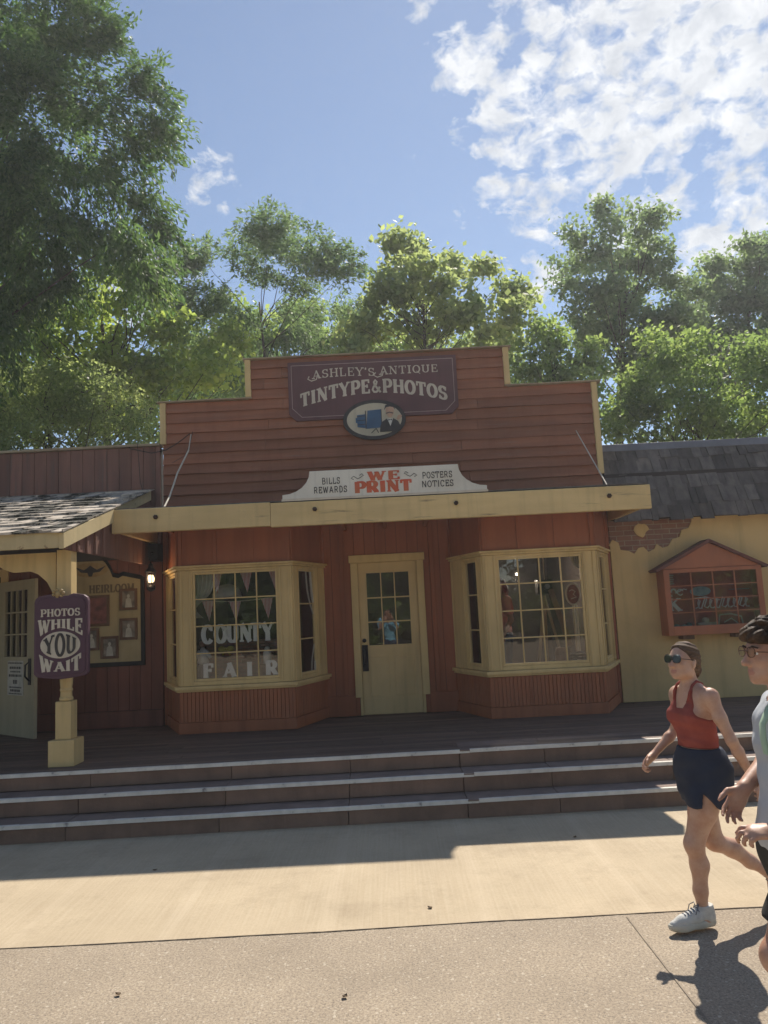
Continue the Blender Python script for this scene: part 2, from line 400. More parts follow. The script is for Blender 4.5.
# ------------------------------------------------------------------ lettering: slab serif strokes
T, S = .5, 1.0
GL = {
 'A': (.84, [([(.12, 0), (.42, 1)], T), ([(.40, 1), (.72, 0)], S), ([(.2, .32), (.62, .32)], T)], [(.12, 0, .14), (.72, 0, .15)]),
 'B': (.74, [([(.18, 0), (.18, 1)], S), ([(.18, .96)] + arc(.42, .74, .2, .22, 90, -90, 8) + [(.18, .52)], 0), ([(.18, .52)] + arc(.44, .28, .22, .24, 90, -90, 8) + [(.18, .04)], 0)], [(.14, 0, .12), (.14, 1, .12)]),
 'C': (.74, [(arc(.38, .5, .28, .46, 38, 322, 20), 0), ([(.63, .95), (.63, .68)], T)], []),
 'D': (.78, [([(.18, 0), (.18, 1)], S), ([(.18, .96)] + arc(.36, .5, .28, .46, 90, -90, 14) + [(.18, .04)], 0)], [(.14, 0, .12), (.14, 1, .12)]),
 'E': (.7, [([(.18, 0), (.18, 1)], S), ([(.1, .95), (.62, .95)], T), ([(.2, .52), (.48, .52)], T), ([(.1, .05), (.64, .05)], T), ([(.6, 1), (.6, .74)], T), ([(.62, 0), (.62, .28)], T), ([(.48, .64), (.48, .4)], T)], []),
 'F': (.68, [([(.18, 0), (.18, 1)], S), ([(.1, .95), (.62, .95)], T), ([(.2, .52), (.48, .52)], T), ([(.6, 1), (.6, .72)], T), ([(.48, .64), (.48, .4)], T)], [(.18, 0, .16)]),
 'H': (.86, [([(.18, 0), (.18, 1)], S), ([(.68, 0), (.68, 1)], S), ([(.18, .52), (.68, .52)], T)], [(.18, 0, .15), (.18, 1, .15), (.68, 0, .15), (.68, 1, .15)]),
 'I': (.42, [([(.21, 0), (.21, 1)], S)], [(.21, 0, .16), (.21, 1, .16)]),
 'K': (.82, [([(.18, 0), (.18, 1)], S), ([(.2, .42), (.64, 1)], T), ([(.34, .58), (.68, 0)], S)], [(.18, 0, .15), (.18, 1, .15), (.64, 1, .13), (.68, 0, .13)]),
 'L': (.68, [([(.18, 0), (.18, 1)], S), ([(.1, .05), (.62, .05)], T), ([(.6, 0), (.6, .3)], T)], [(.18, 1, .15)]),
 'M': (1.0, [([(.16, 0), (.16, 1)], T), ([(.16, 1), (.5, .12)], S), ([(.5, .12), (.82, 1)], T), ([(.82, 0), (.82, 1)], S)], [(.16, 0, .13), (.12, 1, .12), (.82, 0, .14), (.86, 1, .12)]),
 'N': (.86, [([(.17, 0), (.17, 1)], T), ([(.17, 1), (.69, 0)], S), ([(.69, 0), (.69, 1)], T)], [(.17, 0, .13), (.12, 1, .12), (.69, 1, .13)]),
 'O': (.8, [(arc(.4, .5, .3, .46, 90, 450, 26), 0)], []),
 'P': (.74, [([(.18, 0), (.18, 1)], S), ([(.18, .96)] + arc(.42, .7, .22, .26, 90, -90, 10) + [(.18, .44)], 0)], [(.18, 0, .16), (.14, 1, .12)]),
 'Q': (.8, [(arc(.4, .5, .3, .46, 90, 450, 26), 0), ([(.4, .25), (.74, -.12)], T)], []),
 'R': (.82, [([(.18, 0), (.18, 1)], S), ([(.18, .96)] + arc(.42, .72, .2, .24, 90, -90, 10) + [(.18, .48)], 0), ([(.42, .48), (.66, .04)], S)], [(.18, 0, .15), (.14, 1, .12), (.7, 0, .1)]),
 'S': (.68, [(arc(.34, .73, .21, .23, 25, 270, 14) + arc(.34, .27, .23, .23, 90, -155, 14)[1:], 0), ([(.55, .98), (.55, .7)], T), ([(.12, .02), (.12, .3)], T)], []),
 'T': (.76, [([(.38, 0), (.38, 1)], S), ([(.06, .95), (.7, .95)], T), ([(.08, 1), (.08, .7)], T), ([(.68, 1), (.68, .7)], T)], [(.38, 0, .16)]),
 'U': (.82, [([(.18, 1), (.18, .3)] + arc(.41, .3, .23, .26, 180, 360, 12) + [(.64, 1)], 0)], [(.18, 1, .15), (.64, 1, .14)]),
 'W': (1.1, [([(.14, 1), (.34, 0)], S), ([(.34, 0), (.54, .9)], T), ([(.54, .9), (.74, 0)], S), ([(.74, 0), (.96, 1)], T)], [(.14, 1, .14), (.96, 1, .13), (.54, .97, .12)]),
 'Y': (.82, [([(.12, 1), (.41, .45)], S), ([(.70, 1), (.41, .45)], T), ([(.41, .5), (.41, 0)], S)], [(.12, 1, .14), (.70, 1, .13), (.41, 0, .16)]),
 '&': (.84, [([(.74, .04), (.5, .32), (.3, .6), (.25, .78), (.36, .93), (.48, .8), (.42, .64), (.22, .44), (.13, .24), (.24, .08), (.42, .07), (.58, .2), (.68, .44)], .6)], []),
 "'": (.24, [([(.12, 1), (.1, .74)], S)], []),
 ' ': (.38, [], []),
}
def ribbon(pts, W, wt, hor=.55):
    """polyline -> two offset rails; wt 0 means stress by direction (thick verticals, thin horizontals)"""
    P = [np.array(p, float) for p in pts]; n = len(P)
    closed = np.linalg.norm(P[0] - P[-1]) < 1e-6
    L, Rr = [], []
    for i in range(n):
        if closed: a, b = P[(i - 1) if i > 0 else n - 2], P[(i + 1) if i < n - 1 else 1]
        else: a, b = P[max(i - 1, 0)], P[min(i + 1, n - 1)]
        t = b - a; t = t / (np.linalg.norm(t) + 1e-9)
        w = W * (wt if wt else hor + (1 - hor) * abs(t[1]))
        k = np.array([-t[1], t[0]]) * w / 2
        L.append(P[i] + k); Rr.append(P[i] - k)
    return L, Rr
def text(mb, s, x0, x1, bot, top, y, depth=.006, W=.2, serif=True, gap=.06, hor=.5, only=None):
    """lettering between the rails bot(u), top(u); front face at y, standing on y+depth"""
    if not callable(bot): b0 = bot; bot = lambda u: b0
    if not callable(top): t0 = top; top = lambda u: t0
    tot = sum(GL[c][0] + gap for c in s) - gap
    k = 0; cur = 0
    def wp(x, v):
        u = x / tot; return (x0 + (x1 - x0) * u, bot(u) + (top(u) - bot(u)) * v)
    for c in s:
        w, strokes, serifs = GL[c]
        items = []
        for pts, wt in strokes:
            if not serif: wt = .8
            L, Rr = ribbon(pts, W, wt, hor if serif else .8); items.append((L, Rr))
        if serif:
            for sx, sz, h in serifs:
                zc = .05 if sz < .5 else sz - .05
                items.append(([np.array((sx - h, zc + .05)), np.array((sx + h, zc + .05))], [np.array((sx - h, zc - .05)), np.array((sx + h, zc - .05))]))
        for L, Rr in items:
            yf = y - (k % 9) * .00035; k += 1
            n = len(L); vs = []
            for q in (L, Rr):
                for p in q:
                    X, Z = wp(cur + p[0], p[1]); vs.append((X, yf, Z))
            for q in (L, Rr):
                for p in q:
                    X, Z = wp(cur + p[0], p[1]); vs.append((X, y + depth, Z))
            fs = []
            for i in range(n - 1):
                fs += [(i, i + 1, n + i + 1, n + i), (i, 2 * n + i, 2 * n + i + 1, i + 1), (n + i, n + i + 1, 3 * n + i + 1, 3 * n + i)]
            fs += [(0, n, 3 * n, 2 * n), (n - 1, 3 * n - 1, 4 * n - 1, 2 * n - 1)]
            mb.add(vs, fs)
        cur += w + gap
    return mb
def stroke(mb, pts, w, y, depth=.004, taper=False):
    """freehand painted stroke in the x,z plane"""
    P = [np.array(p, float) for p in pts]; n = len(P); L, Q = [], []
    for i in range(n):
        t = P[min(i + 1, n - 1)] - P[max(i - 1, 0)]; t /= (np.linalg.norm(t) + 1e-9)
        ww = w * (math.sin(math.pi * (i + .6) / (n + .2)) if taper else 1)
        k = np.array([-t[1], t[0]]) * ww / 2; L.append(P[i] + k); Q.append(P[i] - k)
    vs = [(p[0], y, p[1]) for p in L + Q] + [(p[0], y + depth, p[1]) for p in L + Q]
    fs = []
    for i in range(n - 1):
        fs += [(i, i + 1, n + i + 1, n + i), (i, 2 * n + i, 2 * n + i + 1, i + 1), (n + i, n + i + 1, 3 * n + i + 1, 3 * n + i)]
    fs += [(0, n, 3 * n, 2 * n), (n - 1, 3 * n - 1, 4 * n - 1, 2 * n - 1)]
    return mb.add(vs, fs)

#@@SETTING
# ------------------------------------------------------------------ ground, walk, porch floor
g = MB(); g.add([(-160, -120, 0), (160, -120, 0), (160, 200, 0), (-160, 200, 0)], [(0, 1, 2, 3)])
tag(g.build('ground', agg_m), kind='structure')
def wob(x, k=0): return .012 * math.sin(x * 1.7 + k) + .008 * math.sin(x * 4.3 + 2 * k)
xs = [-30 + .5 * i for i in range(121)]
g = MB()
vs = [(x, 4.875 + .015 * x + wob(x) * .6, .004) for x in xs] + [(x, 7.6, .004) for x in xs]; n = len(xs)
g.add(vs, [(i, i + 1, n + i + 1, n + i) for i in range(n - 1)])
tag(g.build('path', slab_m), kind='structure')
g = MB()
for i in range(n - 1):
    a, b = xs[i], xs[i + 1]
    N_ = 8; jj = [rnd.uniform(.0005, .007) for _ in range(N_ + 1)]
    for q in range(N_):
        p0, p1 = a + (b - a) * q / N_, a + (b - a) * (q + 1) / N_
        e0, e1 = 4.8745 + .015 * p0 + wob(a) * .6 * (1 - q / N_) + wob(b) * .6 * q / N_, 4.8745 + .015 * p1 + wob(a) * .6 * (1 - (q + 1) / N_) + wob(b) * .6 * (q + 1) / N_
        g.add([(p0, e0 - jj[q], .006), (p1, e1 - jj[q + 1], .006), (p1, e1 + .001, .006), (p0, e0 + .001, .006)], [(0, 1, 2, 3)])
for x in (-7.7, -4.7, 1.325, 4.4, 7.4):
    for (ya, yb) in ((-9, -3), (-3, 0), (0, 3), (3, 4.86)):
        g.add([(x - .005, ya, .0045), (x + .005, ya, .0045), (x + .005, yb, .0045), (x - .005, yb, .0045)], [(0, 1, 2, 3)])
tag(g.build('pavement_joint', pm('joint_dirt', (.24, .19, .14), (.42, .34, .25), 3, (1, 1, 1), .9, 0)), kind='structure')

# steps: three risers, slightly askew to the shops
def stepy(x, y0): return y0 + .03 * x
Y1, Y2, Y3 = 7.15, 7.44, 7.74
steps = thing('porch_steps', 'three long brown concrete porch steps with worn white nosings', 'steps', (0, 7.3, 0))
def step_part(y0, yb, z0, z1, dz):
    mb = MB(); x = -9.0; 
    cuts = [-9, -7.4, -5.9, -4.1, -2.95, -1.6, -.45, .62, 1.45, 2.6, 3.9, 5.4, 7, 9]
    for a, b in zip(cuts[:-1], cuts[1:]):
        d = (-.006 if b <= .63 else .006) + rnd.uniform(-.003, .003); zz = rnd.uniform(-.002, .002) + (0 if b > .63 else -.006)
        ya, yb_ = stepy(a, y0) - d, stepy(b, y0) - d
        mb.hprism([(a + .002, ya), (b - .002, yb_), (b - .002, yb), (a + .002, yb)], z0, z1 + zz - .004, 0)
        mb.hprism([(a + .002, ya - .012), (b - .002, yb_ - .012), (b - .002, yb), (a + .002, yb)], z1 + zz - .0035, z1 + zz + .012, 1)
    o = mb.build('step', [riser_m, tread_m], steps, .006)
    ns = MB(); a = -9.0
    while a < 9:
        b = a + .12; da = .007 * math.sin(a * 3.1 + y0 * 5); db = .007 * math.sin(b * 3.1 + y0 * 5)
        off = (-.006 if a < .62 else .006)
        zz = z1 + (0 if a > .62 else -.006)
        wv = .018 + .008 * math.sin(a * 5 + y0) + rnd.uniform(-.003, .003)
        ns.add([(a, stepy(a, y0) - off - .019, zz - .016), (b, stepy(b, y0) - off - .019, zz - .016), (b, stepy(b, y0) - off - .018, zz + .0165), (a, stepy(a, y0) - off - .018, zz + .0165),
                (b, stepy(b, y0) - off + wv, zz + .0165), (a, stepy(a, y0) - off + wv, zz + .0165)], [(0, 1, 2, 3), (3, 2, 4, 5)])
        a = b
    ns.build('nosing', nosing_m, o)
step_part(Y1, Y2 + .35, 0, .155, 0)
step_part(Y2, Y3 + .35, .1675, .323, 0)
step_part(Y3, Y3 + .45, .336, .485, 0)
# porch floor of boards
mb = MB(); y = Y3 + .035
k = 0
while y < 10.58:
    xa = -9.0
    while xa < 9:
        xb = min(9, xa + rnd.uniform(2.2, 4.2))
        mb.add([], [])
        z = .4975 + rnd.uniform(-.002, .002); s = .03
        ya, yb = y + s * xa * (1 if k < 40 else 1), y + s * xb
        if max(ya, yb) + .12 < 10.59:
            mb.hprism([(xa + .003, ya), (xb - .003, yb), (xb - .003, yb + .112), (xa + .003, ya + .112)], .47, z)
        xa = xb
    y += .118; k += 1
mb.box(-9, 9, 10.2, 14.6, .3, .469)
mb.box(-9, 9, 8.2, 10.2, .3, .469)
mb.box(3.2, 9, 10.42, 10.58, .469, .4965)
tag(mb.build('porch_floor', deck_m), kind='structure')

weatherc_m = pm('weathered_cap_paint', (.42, .33, .2), (.3, .22, .14), 3, SX, .75, .4, 20, .1, wear=(.2, .13, .09), wlo=.5, whi=.65, wscale=5)
# ------------------------------------------------------------------ the tintype shop
WY = 10.6; ZT = 4.93; ZC = 5.5
shop = thing('shop_building', 'brick red wooden shop with stepped false front, two cream bay windows and flat canopy', 'building', (0, 10.6, .5))
# walls below the canopy
w = MB()
for a, b in ((-3.08, -2.75), (-1.05, -.44), (.44, 1.05), (2.75, 3.08)): planks(w, a, b, .5, 3.16, WY, .145)
for a, b in ((-2.75, -1.05), (1.05, 2.75)): planks(w, a, b, 2.56, 3.16, WY); planks(w, a, b, .5, 1.0, WY)
planks(w, -.44, .44, 2.6, 3.16, WY, .147)
w.build('wall', plank_m, shop, .003)
for x in (-.62, .62):   # battens beside the door
    w = MB(); w.box(x - .028, x + .028, WY - .042, WY - .0235, .78, 3.14); w.build('batten', plank_m, shop, .003)
for a, b in ((-1.04, -.5), (.5, 1.04)):
    w = MB(); w.box(a, b, WY - .05, WY - .0235, .5, .765); w.build('baseboard', plank_m, shop, .004)
# body of the building: back of the walls, sides, roof, room
w = MB()
for a, b in ((-3.08, -2.75), (-1.05, -.44), (.44, 1.05), (2.75, 3.08)): w.box(a, b, WY + .001, WY + .1, .5, 3.16)
for a, b in ((-2.75, -1.05), (1.05, 2.75)): w.box(a, b, WY + .001, WY + .1, 2.56, 3.16); w.box(a, b, WY + .001, WY + .1, .5, 1.0)
w.box(-.44, .44, WY + .001, WY + .1, 2.6, 3.16)
w.box(-3.08, -2.99, WY + .1, 14.5, .5, 3.16); w.box(2.99, 3.08, WY + .1, 14.5, .5, 3.16); w.box(-3.08, 3.08, 14.4, 14.5, .5, 3.16)
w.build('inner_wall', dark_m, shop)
w = MB(); w.box(-2.98, 2.98, WY + .101, 14.39, .472, .505); w.build('room_floor', ifloor_m, shop)
w = MB(); w.box(-3.08, 3.08, WY + .1, 14.5, 3.165, 3.3); w.build('roof', dark_m, shop)
# false front : uneven lap siding
w = MB(); z = 3.17; k = 0
while z < ZC - .02:
    h = min(.147, ZC - z); xr = 3.05 if z < ZT - .03 else 1.83
    if z < ZT - .03 and z + h > ZT - .04: h = ZT - z
    cuts = sorted([-xr, xr] + ([rnd.uniform(-1.7, -1.2)] if rnd.random() < .5 else []) + ([rnd.uniform(.2, 1.5)] if rnd.random() < .6 else []))
    for a, b in zip(cuts[:-1], cuts[1:]):
        t0, t1 = rnd.uniform(.028, .044), rnd.uniform(.003, .006)
        N = max(2, int((b - a) / .22)); vs = []
        ph = rnd.uniform(0, 6); am = rnd.uniform(.001, .006)
        for i in range(N + 1):
            x = a + .002 + (b - a - .004) * i / N; q = am * math.sin(x * 2.3 + ph) + rnd.uniform(-.0012, .0012)
            vs += [(x, WY - t0 - .02 - abs(q) * 1.6, z + q - .006), (x, WY - t1 - .018, z + h + q - .001), (x, WY - .001, z + h - .001), (x, WY - .001, z)]
        fs = []
        for i in range(N):
            p, q2 = i * 4, i * 4 + 4
            fs += [(p, q2, q2 + 1, p + 1), (p + 1, q2 + 1, q2 + 2, p + 2), (p + 3, q2 + 3, q2, p)]
        fs += [(0, 1, 2, 3), (N * 4 + 3, N * 4 + 2, N * 4 + 1, N * 4)]
        w.add(vs, fs)
    z += h; k += 1
w.build('false_front_siding', siding_m, shop)
w = MB(); w.box(-3.05, 3.05, WY, WY + .09, 3.17, ZT); w.box(-1.83, 1.83, WY, WY + .09, ZT, ZC)
w.build('false_front_frame', maroon_m, shop)
w = MB()   # cream trim : corner boards and caps
for q in ((-3.08, -3.0, 4.34, ZT - .002), (3.0, 3.08, 3.62, ZT - .002), (-1.87, -1.79, ZT + .03, ZC - .002), (1.79, 1.87, ZT + .03, ZC - .002)):
    w = MB(); w.box(q[0], q[1], WY - .075, WY + .11, q[2], q[3]); w.build('corner_board', cream_m, shop, .004)
for q in ((-3.12, -1.78, ZT + .001), (1.78, 3.14, ZT + .001), (-1.9, 1.91, ZC)):
    w = MB(); w.box(q[0], q[1], WY - .09, WY + .14, q[2], q[2] + .02); w.build('parapet_cap', weatherc_m, shop, .004)
# canopy
w = MB(); w.box(-3.2, -1.335, 8.95, 9.03, 2.93, 3.21); w.box(-1.332, 3.14, 8.953, 9.03, 2.915, 3.2)
w.box(-3.2, -3.14, 9.031, WY - .03, 2.95, 3.19); w.box(3.08, 3.14, 9.031, WY - .03, 2.95, 3.19)
can = w.build('canopy', creamx_m, shop, .006)
w = MB()
for i in range(11):
    x = -2.75 + i * .55
    w.xprism([(9.04, 3.02), (9.04, 3.13), (WY - .03, 3.13), (WY - .03, 3.0), (10.2, 3.0)], x - .022, x + .022)
w.box(-3.13, 3.07, 9.032, WY - .03, 3.133, 3.155)
w.build('rafter', plank_m, can, .003)
w = MB(); w.box(-3.18, 3.12, 8.97, WY - .045, 3.212, 3.225); w.build('canopy_roofing', shingle_m, can)
for x, z in ((-2.68, 3.1), (-.81, 3.1), (.85, 3.09), (2.65, 3.085)):
    w = MB(); w.tube([(x, 8.955, z), (x, 8.925, z)], .028, 6); w.tube([(x, 8.93, z), (x, 8.91, z)], .013, 6); w.build('bolt', rust_m, can)
w = MB(); w.tube([(-2.65, WY - .06, 4.46), (-2.6, 10.2, 4.16)], .007, 6); w.tube([(-2.6, 10.2, 4.16), (-2.62, 9.7, 3.76), (-2.61, 9.3, 3.4), (-2.6, 9.0, 3.21)], .011, 6)
w.build('stay_cable', lett_m, can)
w = MB(); w.tube([(2.74, WY - .06, 4.24), (2.66, 9.0, 3.2)], .008, 6); w.build('stay_cable', lett_m, can)
w = MB()
w.tube([(-2.66, WY - .07, 4.47), (-2.85, WY - .08, 4.33), (-3.0, WY - .08, 4.25), (-3.2, WY - .07, 4.22), (-3.5, WY - .05, 4.3), (-3.56, WY - .05, 4.37)], .006, 5)
w.tube([(-2.62, WY - .07, 4.5), (-2.66, WY - .1, 4.3), (-2.72, WY - .12, 4.15), (-2.85, 10.3, 4.02)], .004, 5)
w.tube([(-3.4, WY - .07, 4.38), (-3.38, WY - .07, 4.1), (-3.36, WY - .08, 3.8), (-3.3, WY - .1, 3.64)], .004, 5)
w.build('loose_wire', iron_m, shop)
# door
dr = MB()
dr.box(-.4, .4, WY - .012, WY + .03, .505, 1.42); dr.box(-.4, .4, WY - .012, WY + .03, 2.4, 2.54)
dr.box(-.4, -.29, WY - .012, WY + .03, 1.42, 2.4); dr.box(.29, .4, WY - .012, WY + .03, 1.42, 2.4)
dr.box(-.1, -.085, WY - .011, WY + .02, 1.42, 2.4); dr.box(.085, .1, WY - .011, WY + .02, 1.42, 2.4)
for z in (1.733, 2.06): dr.box(-.29, .29, WY - .009, WY + .02, z - .009, z + .009)
for a, b in ((-.3, -.03), (.04, .31)):      # raised panels framed by a thin moulding
    for q in ((a, b, 1.255, 1.27), (a, b, .74, .755), (a, a + .013, .755, 1.255), (b - .013, b, .755, 1.255)):
        dr.box(q[0], q[1], WY - .019, WY - .0125, q[2], q[3])
dr.box(-.39, .39, WY - .018, WY - .0125, .505, .7)
door = dr.build('door', door_m, shop, .004)
w = MB(); w.box(-.5, -.405, WY - .06, WY - .0245, .74, 2.545); w.box(.405, .5, WY - .06, WY - .0245, .74, 2.545); w.box(-.52, .52, WY - .066, WY - .0245, 2.547, 2.65)
w.box(-.44, -.402, WY - .024, WY + .09, .5, 2.58); w.box(.402, .44, WY - .024, WY + .09, .5, 2.58); w.box(-.402, .402, WY - .024, WY + .09, 2.542, 2.58)
w.build('frame', cream_m, door, .005)
w = MB(); w.box(-.289, .289, WY + .004, WY + .009, 1.425, 2.395); w.build('glass', glass_m, door)
w = MB(); w.box(-.39, -.31, WY - .026, WY - .0125, 1.08, 1.43); w.tube([(-.352, WY - .026, 1.37), (-.352, WY - .075, 1.34), (-.352, WY - .075, 1.2), (-.352, WY - .026, 1.17)], .011, 8)
w.tube([(-.352, WY - .013, 1.49), (-.352, WY - .03, 1.49)], .028, 12)
w.build('handle', iron_m, door, .002)
w = MB(); w.box(-.4, .4, WY - .09, WY + .09, .5, .5035); w.build('threshold', wood_m, door)

# bay windows
def face(bay, A, B, wl, wr, nx, nz, deep=.05):
    """one glazed face of a bay between plan points A and B; wl and wr are the widths of the cream casing"""
    L = math.hypot(B[0] - A[0], B[1] - A[1])
    f = MB(); z0, z1 = 1.075, 2.5
    f.obox(A, B, 0, wl, -.06, 0, z0, z1); f.obox(A, B, L - wr, L, -.06, 0, z0, z1)
    f.obox(A, B, wl, L - wr, -.06, -.002, 2.47, z1); f.obox(A, B, wl, L - wr, -.06, -.002, z0, z0 + .05)
    # fluted mouldings on the casing
    for u in (.035, wl - .03, L - wr + .03, L - .035):
        f.obox(A, B, u - .012, u + .012, .0, .014, z0 + .004, z1 - .004)
    sash = MB(); e = .028; a, b = wl + .002, L - wr - .002; za, zb = z0 + .052, 2.468
    sash.obox(A, B, a, a + e, -.05, -.012, za, zb); sash.obox(A, B, b - e, b, -.05, -.012, za, zb)
    sash.obox(A, B, a + e, b - e, -.05, -.012, za, za + e); sash.obox(A, B, a + e, b - e, -.05, -.012, zb - e, zb)
    for i in range(1, nx):
        u = a + (b - a) * i / nx; sash.obox(A, B, u - .008, u + .008, -.044, -.016, za + e, zb - e)
    for i in range(1, nz):
        z = za + (zb - za) * i / nz; sash.obox(A, B, a + e, b - e, -.042, -.018, z - .008, z + .008)
    fo = f.build('casing', cream_m, bay, .004)
    sash.build('sash', creamx_m if False else cream_m, bay, .003)
    gl = MB(); gl.obox(A, B, a + .004, b - .004, -.033, -.028, za + .004, zb - .004); gl.build('glass_pane', glass_m, bay)
def bay(sx):
    P = [(-.87 * sx, WY - .02), (-1.2 * sx, 9.65), (-2.62 * sx, 9.65), (-3.03 * sx, WY - .02)]
    if sx > 0: P = P[::-1]
    D, A, B, C_ = P     # left end, front left, front right, right end
    def grow(d):
        q = [(D[0] - d * .9, D[1]), (A[0] - d * .7, A[1] - d), (B[0] + d * .7, B[1] - d), (C_[0] + d * .9, C_[1])]
        return q
    body = MB()
    for p, q in ((D, A), (A, B), (B, C_)):        # board cladding under the sill
        L = math.hypot(q[0] - p[0], q[1] - p[1]); u = .001; 
        while u < L - .01:
            v = min(u + .048, L); body.obox(p, q, u, v - .004, -.02, rnd.uniform(-.001, .001), .64, 1.0); u = v
        body.obox(p, q, 0, L, -.03, -.021, .51, 1.0)
        body.obox(p, q, -.008, L + .008, -.02, .016, .503, .635)
    b = body.build('bay_window', skirt_m, shop, .002)
    for p, q in ((D, A), (A, B), (B, C_)):
        pass
    s = MB(); s.hprism(grow(.035), 1.004, 1.03); s.hprism(grow(.062), 1.031, 1.073); s.build('sill', cream_m, b, .005)
    s = MB(); s.hprism(grow(.03), 2.502, 2.53); s.hprism(grow(.06), 2.531, 2.556); s.build('head_ledge', cream_m, b, .004)
    s = MB()
    for p, q in ((D, A), (A, B), (B, C_)):
        L = math.hypot(q[0] - p[0], q[1] - p[1])
        s.obox(p, q, 0, L, -.04, -.002, 2.558, 3.12)
        for u in ([.03, L - .03] + ([L * .33, L * .66] if L > 1.2 else [])): s.obox(p, q, u - .022, u + .022, -.001, .016, 2.56, 3.118)
    s.build('upper_panel', plank_m, b, .003)
    face(b, D, A, .12 if sx > 0 else .42, .17 if sx > 0 else .2, 1, 3)
    face(b, A, B, .175, .175, 4, 4)
    face(b, B, C_, .24 if sx < 0 else .2, .17 if sx < 0 else .28, 1, 3)
    s = MB(); s.hprism([(D[0] + .05, WY + .1), (A[0] + .03, A[1] + .07), (B[0] - .03, B[1] + .07), (C_[0] - .05, WY + .1)], .97, 1.0)
    s.build('display_shelf', wood_m, b)
    s = MB(); s.hprism([(D[0] + .05, WY + .1), (A[0] + .03, A[1] + .07), (B[0] - .03, B[1] + .07), (C_[0] - .05, WY + .1)], 2.6, 2.62)
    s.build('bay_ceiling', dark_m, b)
bay(1); bay(-1)

# ------------------------------------------------------------------ signs on the false front
def chamfer(x0, x1, z0, z1, c):
    return [(x0 + c, z0), (x1 - c, z0), (x1, z0 + c), (x1, z1), (x0, z1), (x0, z0 + c)]
SY = WY - .085
DZ = -.045
sg = thing('shop_sign', 'wide purple sign with arched cream lettering across the top of the false front', 'sign', (-.07, SY, 4.62))
w = MB(); w.prism(chamfer(-1.26, 1.12, 4.57, 5.42, .1), SY, SY + .04); w.build('panel', purple_m, sg, .004)
w = MB()
po = chamfer(-1.21, 1.07, 4.62, 5.37, .13)
for i in range(len(po)):
    a, b = po[i], po[(i + 1) % len(po)]; stroke(w, [a, b], .009, SY - .003 - .0004 * i)
w.build('border_line', line_m, sg)
w = MB()
def bump(c, a): return lambda u: c + a * math.sin(math.pi * u)
text(w, "ASHLEY'S", -.92, -.03, bump(5.165, .02), bump(5.28, .03), SY - .004, W=.13, hor=.5)
text(w, "ANTIQUE", .03, .86, lambda u: 5.18 + .0 * u, lambda u: 5.3 - .01 * u, SY - .004, W=.13, hor=.5)
# swash tails of the two capitals
stroke(w, [(-.96, 5.205), (-.98, 5.165), (-.93, 5.135), (-.86, 5.155), (-.84, 5.215)], .014, SY - .0072)
stroke(w, [(-.02, 5.215), (-.05, 5.175), (0, 5.145), (.07, 5.165), (.09, 5.225)], .014, SY - .0072)
w.build('lettering', lett_m, sg)
w = MB()
ar = lambda lo, hi: (lambda u: lo + (hi - lo) * math.sin(math.pi * (u * .94 + .03)) ** .9)
text(w, 'TINTYPE&PHOTOS', -1.1, .97, ar(4.74, 4.92), ar(4.93, 5.12), SY - .004, W=.25, hor=.5, gap=.05)
w.build('lettering', lett_m, sg)
# oval emblem
em = thing('oval_emblem_sign', 'cream oval emblem of a moustached man beside a blue camera under the purple sign', 'sign', (-.07, SY - .03, 4.55))
ell = lambda rx, rz, n=40: [(-.07 + rx * math.cos(2 * math.pi * i / n), 4.53 + rz * math.sin(2 * math.pi * i / n)) for i in range(n)]
w = MB(); w.prism(ell(.44, .285), SY - .03, SY - .001); w.build('rim', blackl_m, em, .004)
w = MB(); w.prism(ell(.385, .235), SY - .036, SY - .031); w.build('face', pm('emblem_cream', (.6, .53, .38), (.54, .47, .33), 5, (1, 1, 1), .6, 0), em)
yy = SY - .037
w = MB()
w.prism([(-.19, 4.4), (.03, 4.41), (.03, 4.67), (-.16, 4.66)], yy - .004, yy); w.prism([(-.31, 4.43), (-.195, 4.41), (-.195, 4.61), (-.31, 4.6)], yy - .006, yy)
w.prism([(-.33, 4.49), (-.31, 4.49), (-.31, 4.56), (-.33, 4.56)], yy - .007, yy)
w.build('painted_camera', blue_m, em)
w = MB()
for z in (4.46, 4.52, 4.58): stroke(w, [(-.31, z), (-.2, z + .005)], .01, yy - .009)
stroke(w, [(-.19, 4.4), (-.19, 4.66)], .012, yy - .008); stroke(w, [(.03, 4.41), (.03, 4.67)], .01, yy - .008)
w.prism([(.0, 4.345), (.27, 4.345), (.29, 4.42), (.26, 4.49), (.2, 4.53), (.16, 4.53), (.1, 4.53), (.04, 4.49), (.01, 4.43)], yy - .011, yy - .006)
w.prism([(.07, 4.655), (.09, 4.72), (.15, 4.745), (.21, 4.72), (.225, 4.65), (.2, 4.69), (.15, 4.7), (.1, 4.69)], yy - .014, yy - .008)
w.prism([(.1, 4.598), (.145, 4.612), (.19, 4.598), (.2, 4.61), (.145, 4.625), (.09, 4.61)], yy - .0155, yy - .008)
stroke(w, [(-.05, 4.4), (-.12, 4.335)], .012, yy - .009); stroke(w, [(-.05, 4.4), (-.02, 4.335)], .012, yy - .0095)
w.build('painted_suit', blackl_m, em)
w = MB()
w.prism([(.095, 4.66), (.1, 4.59), (.13, 4.55), (.17, 4.55), (.2, 4.59), (.21, 4.66), (.2, 4.695), (.15, 4.705), (.1, 4.695)], yy - .013, yy - .008)
w.prism([(.24, 4.52), (.27, 4.51), (.3, 4.53), (.32, 4.57), (.29, 4.58), (.26, 4.57)], yy - .013, yy - .008)
w.build('painted_face', fleshp_m, em)
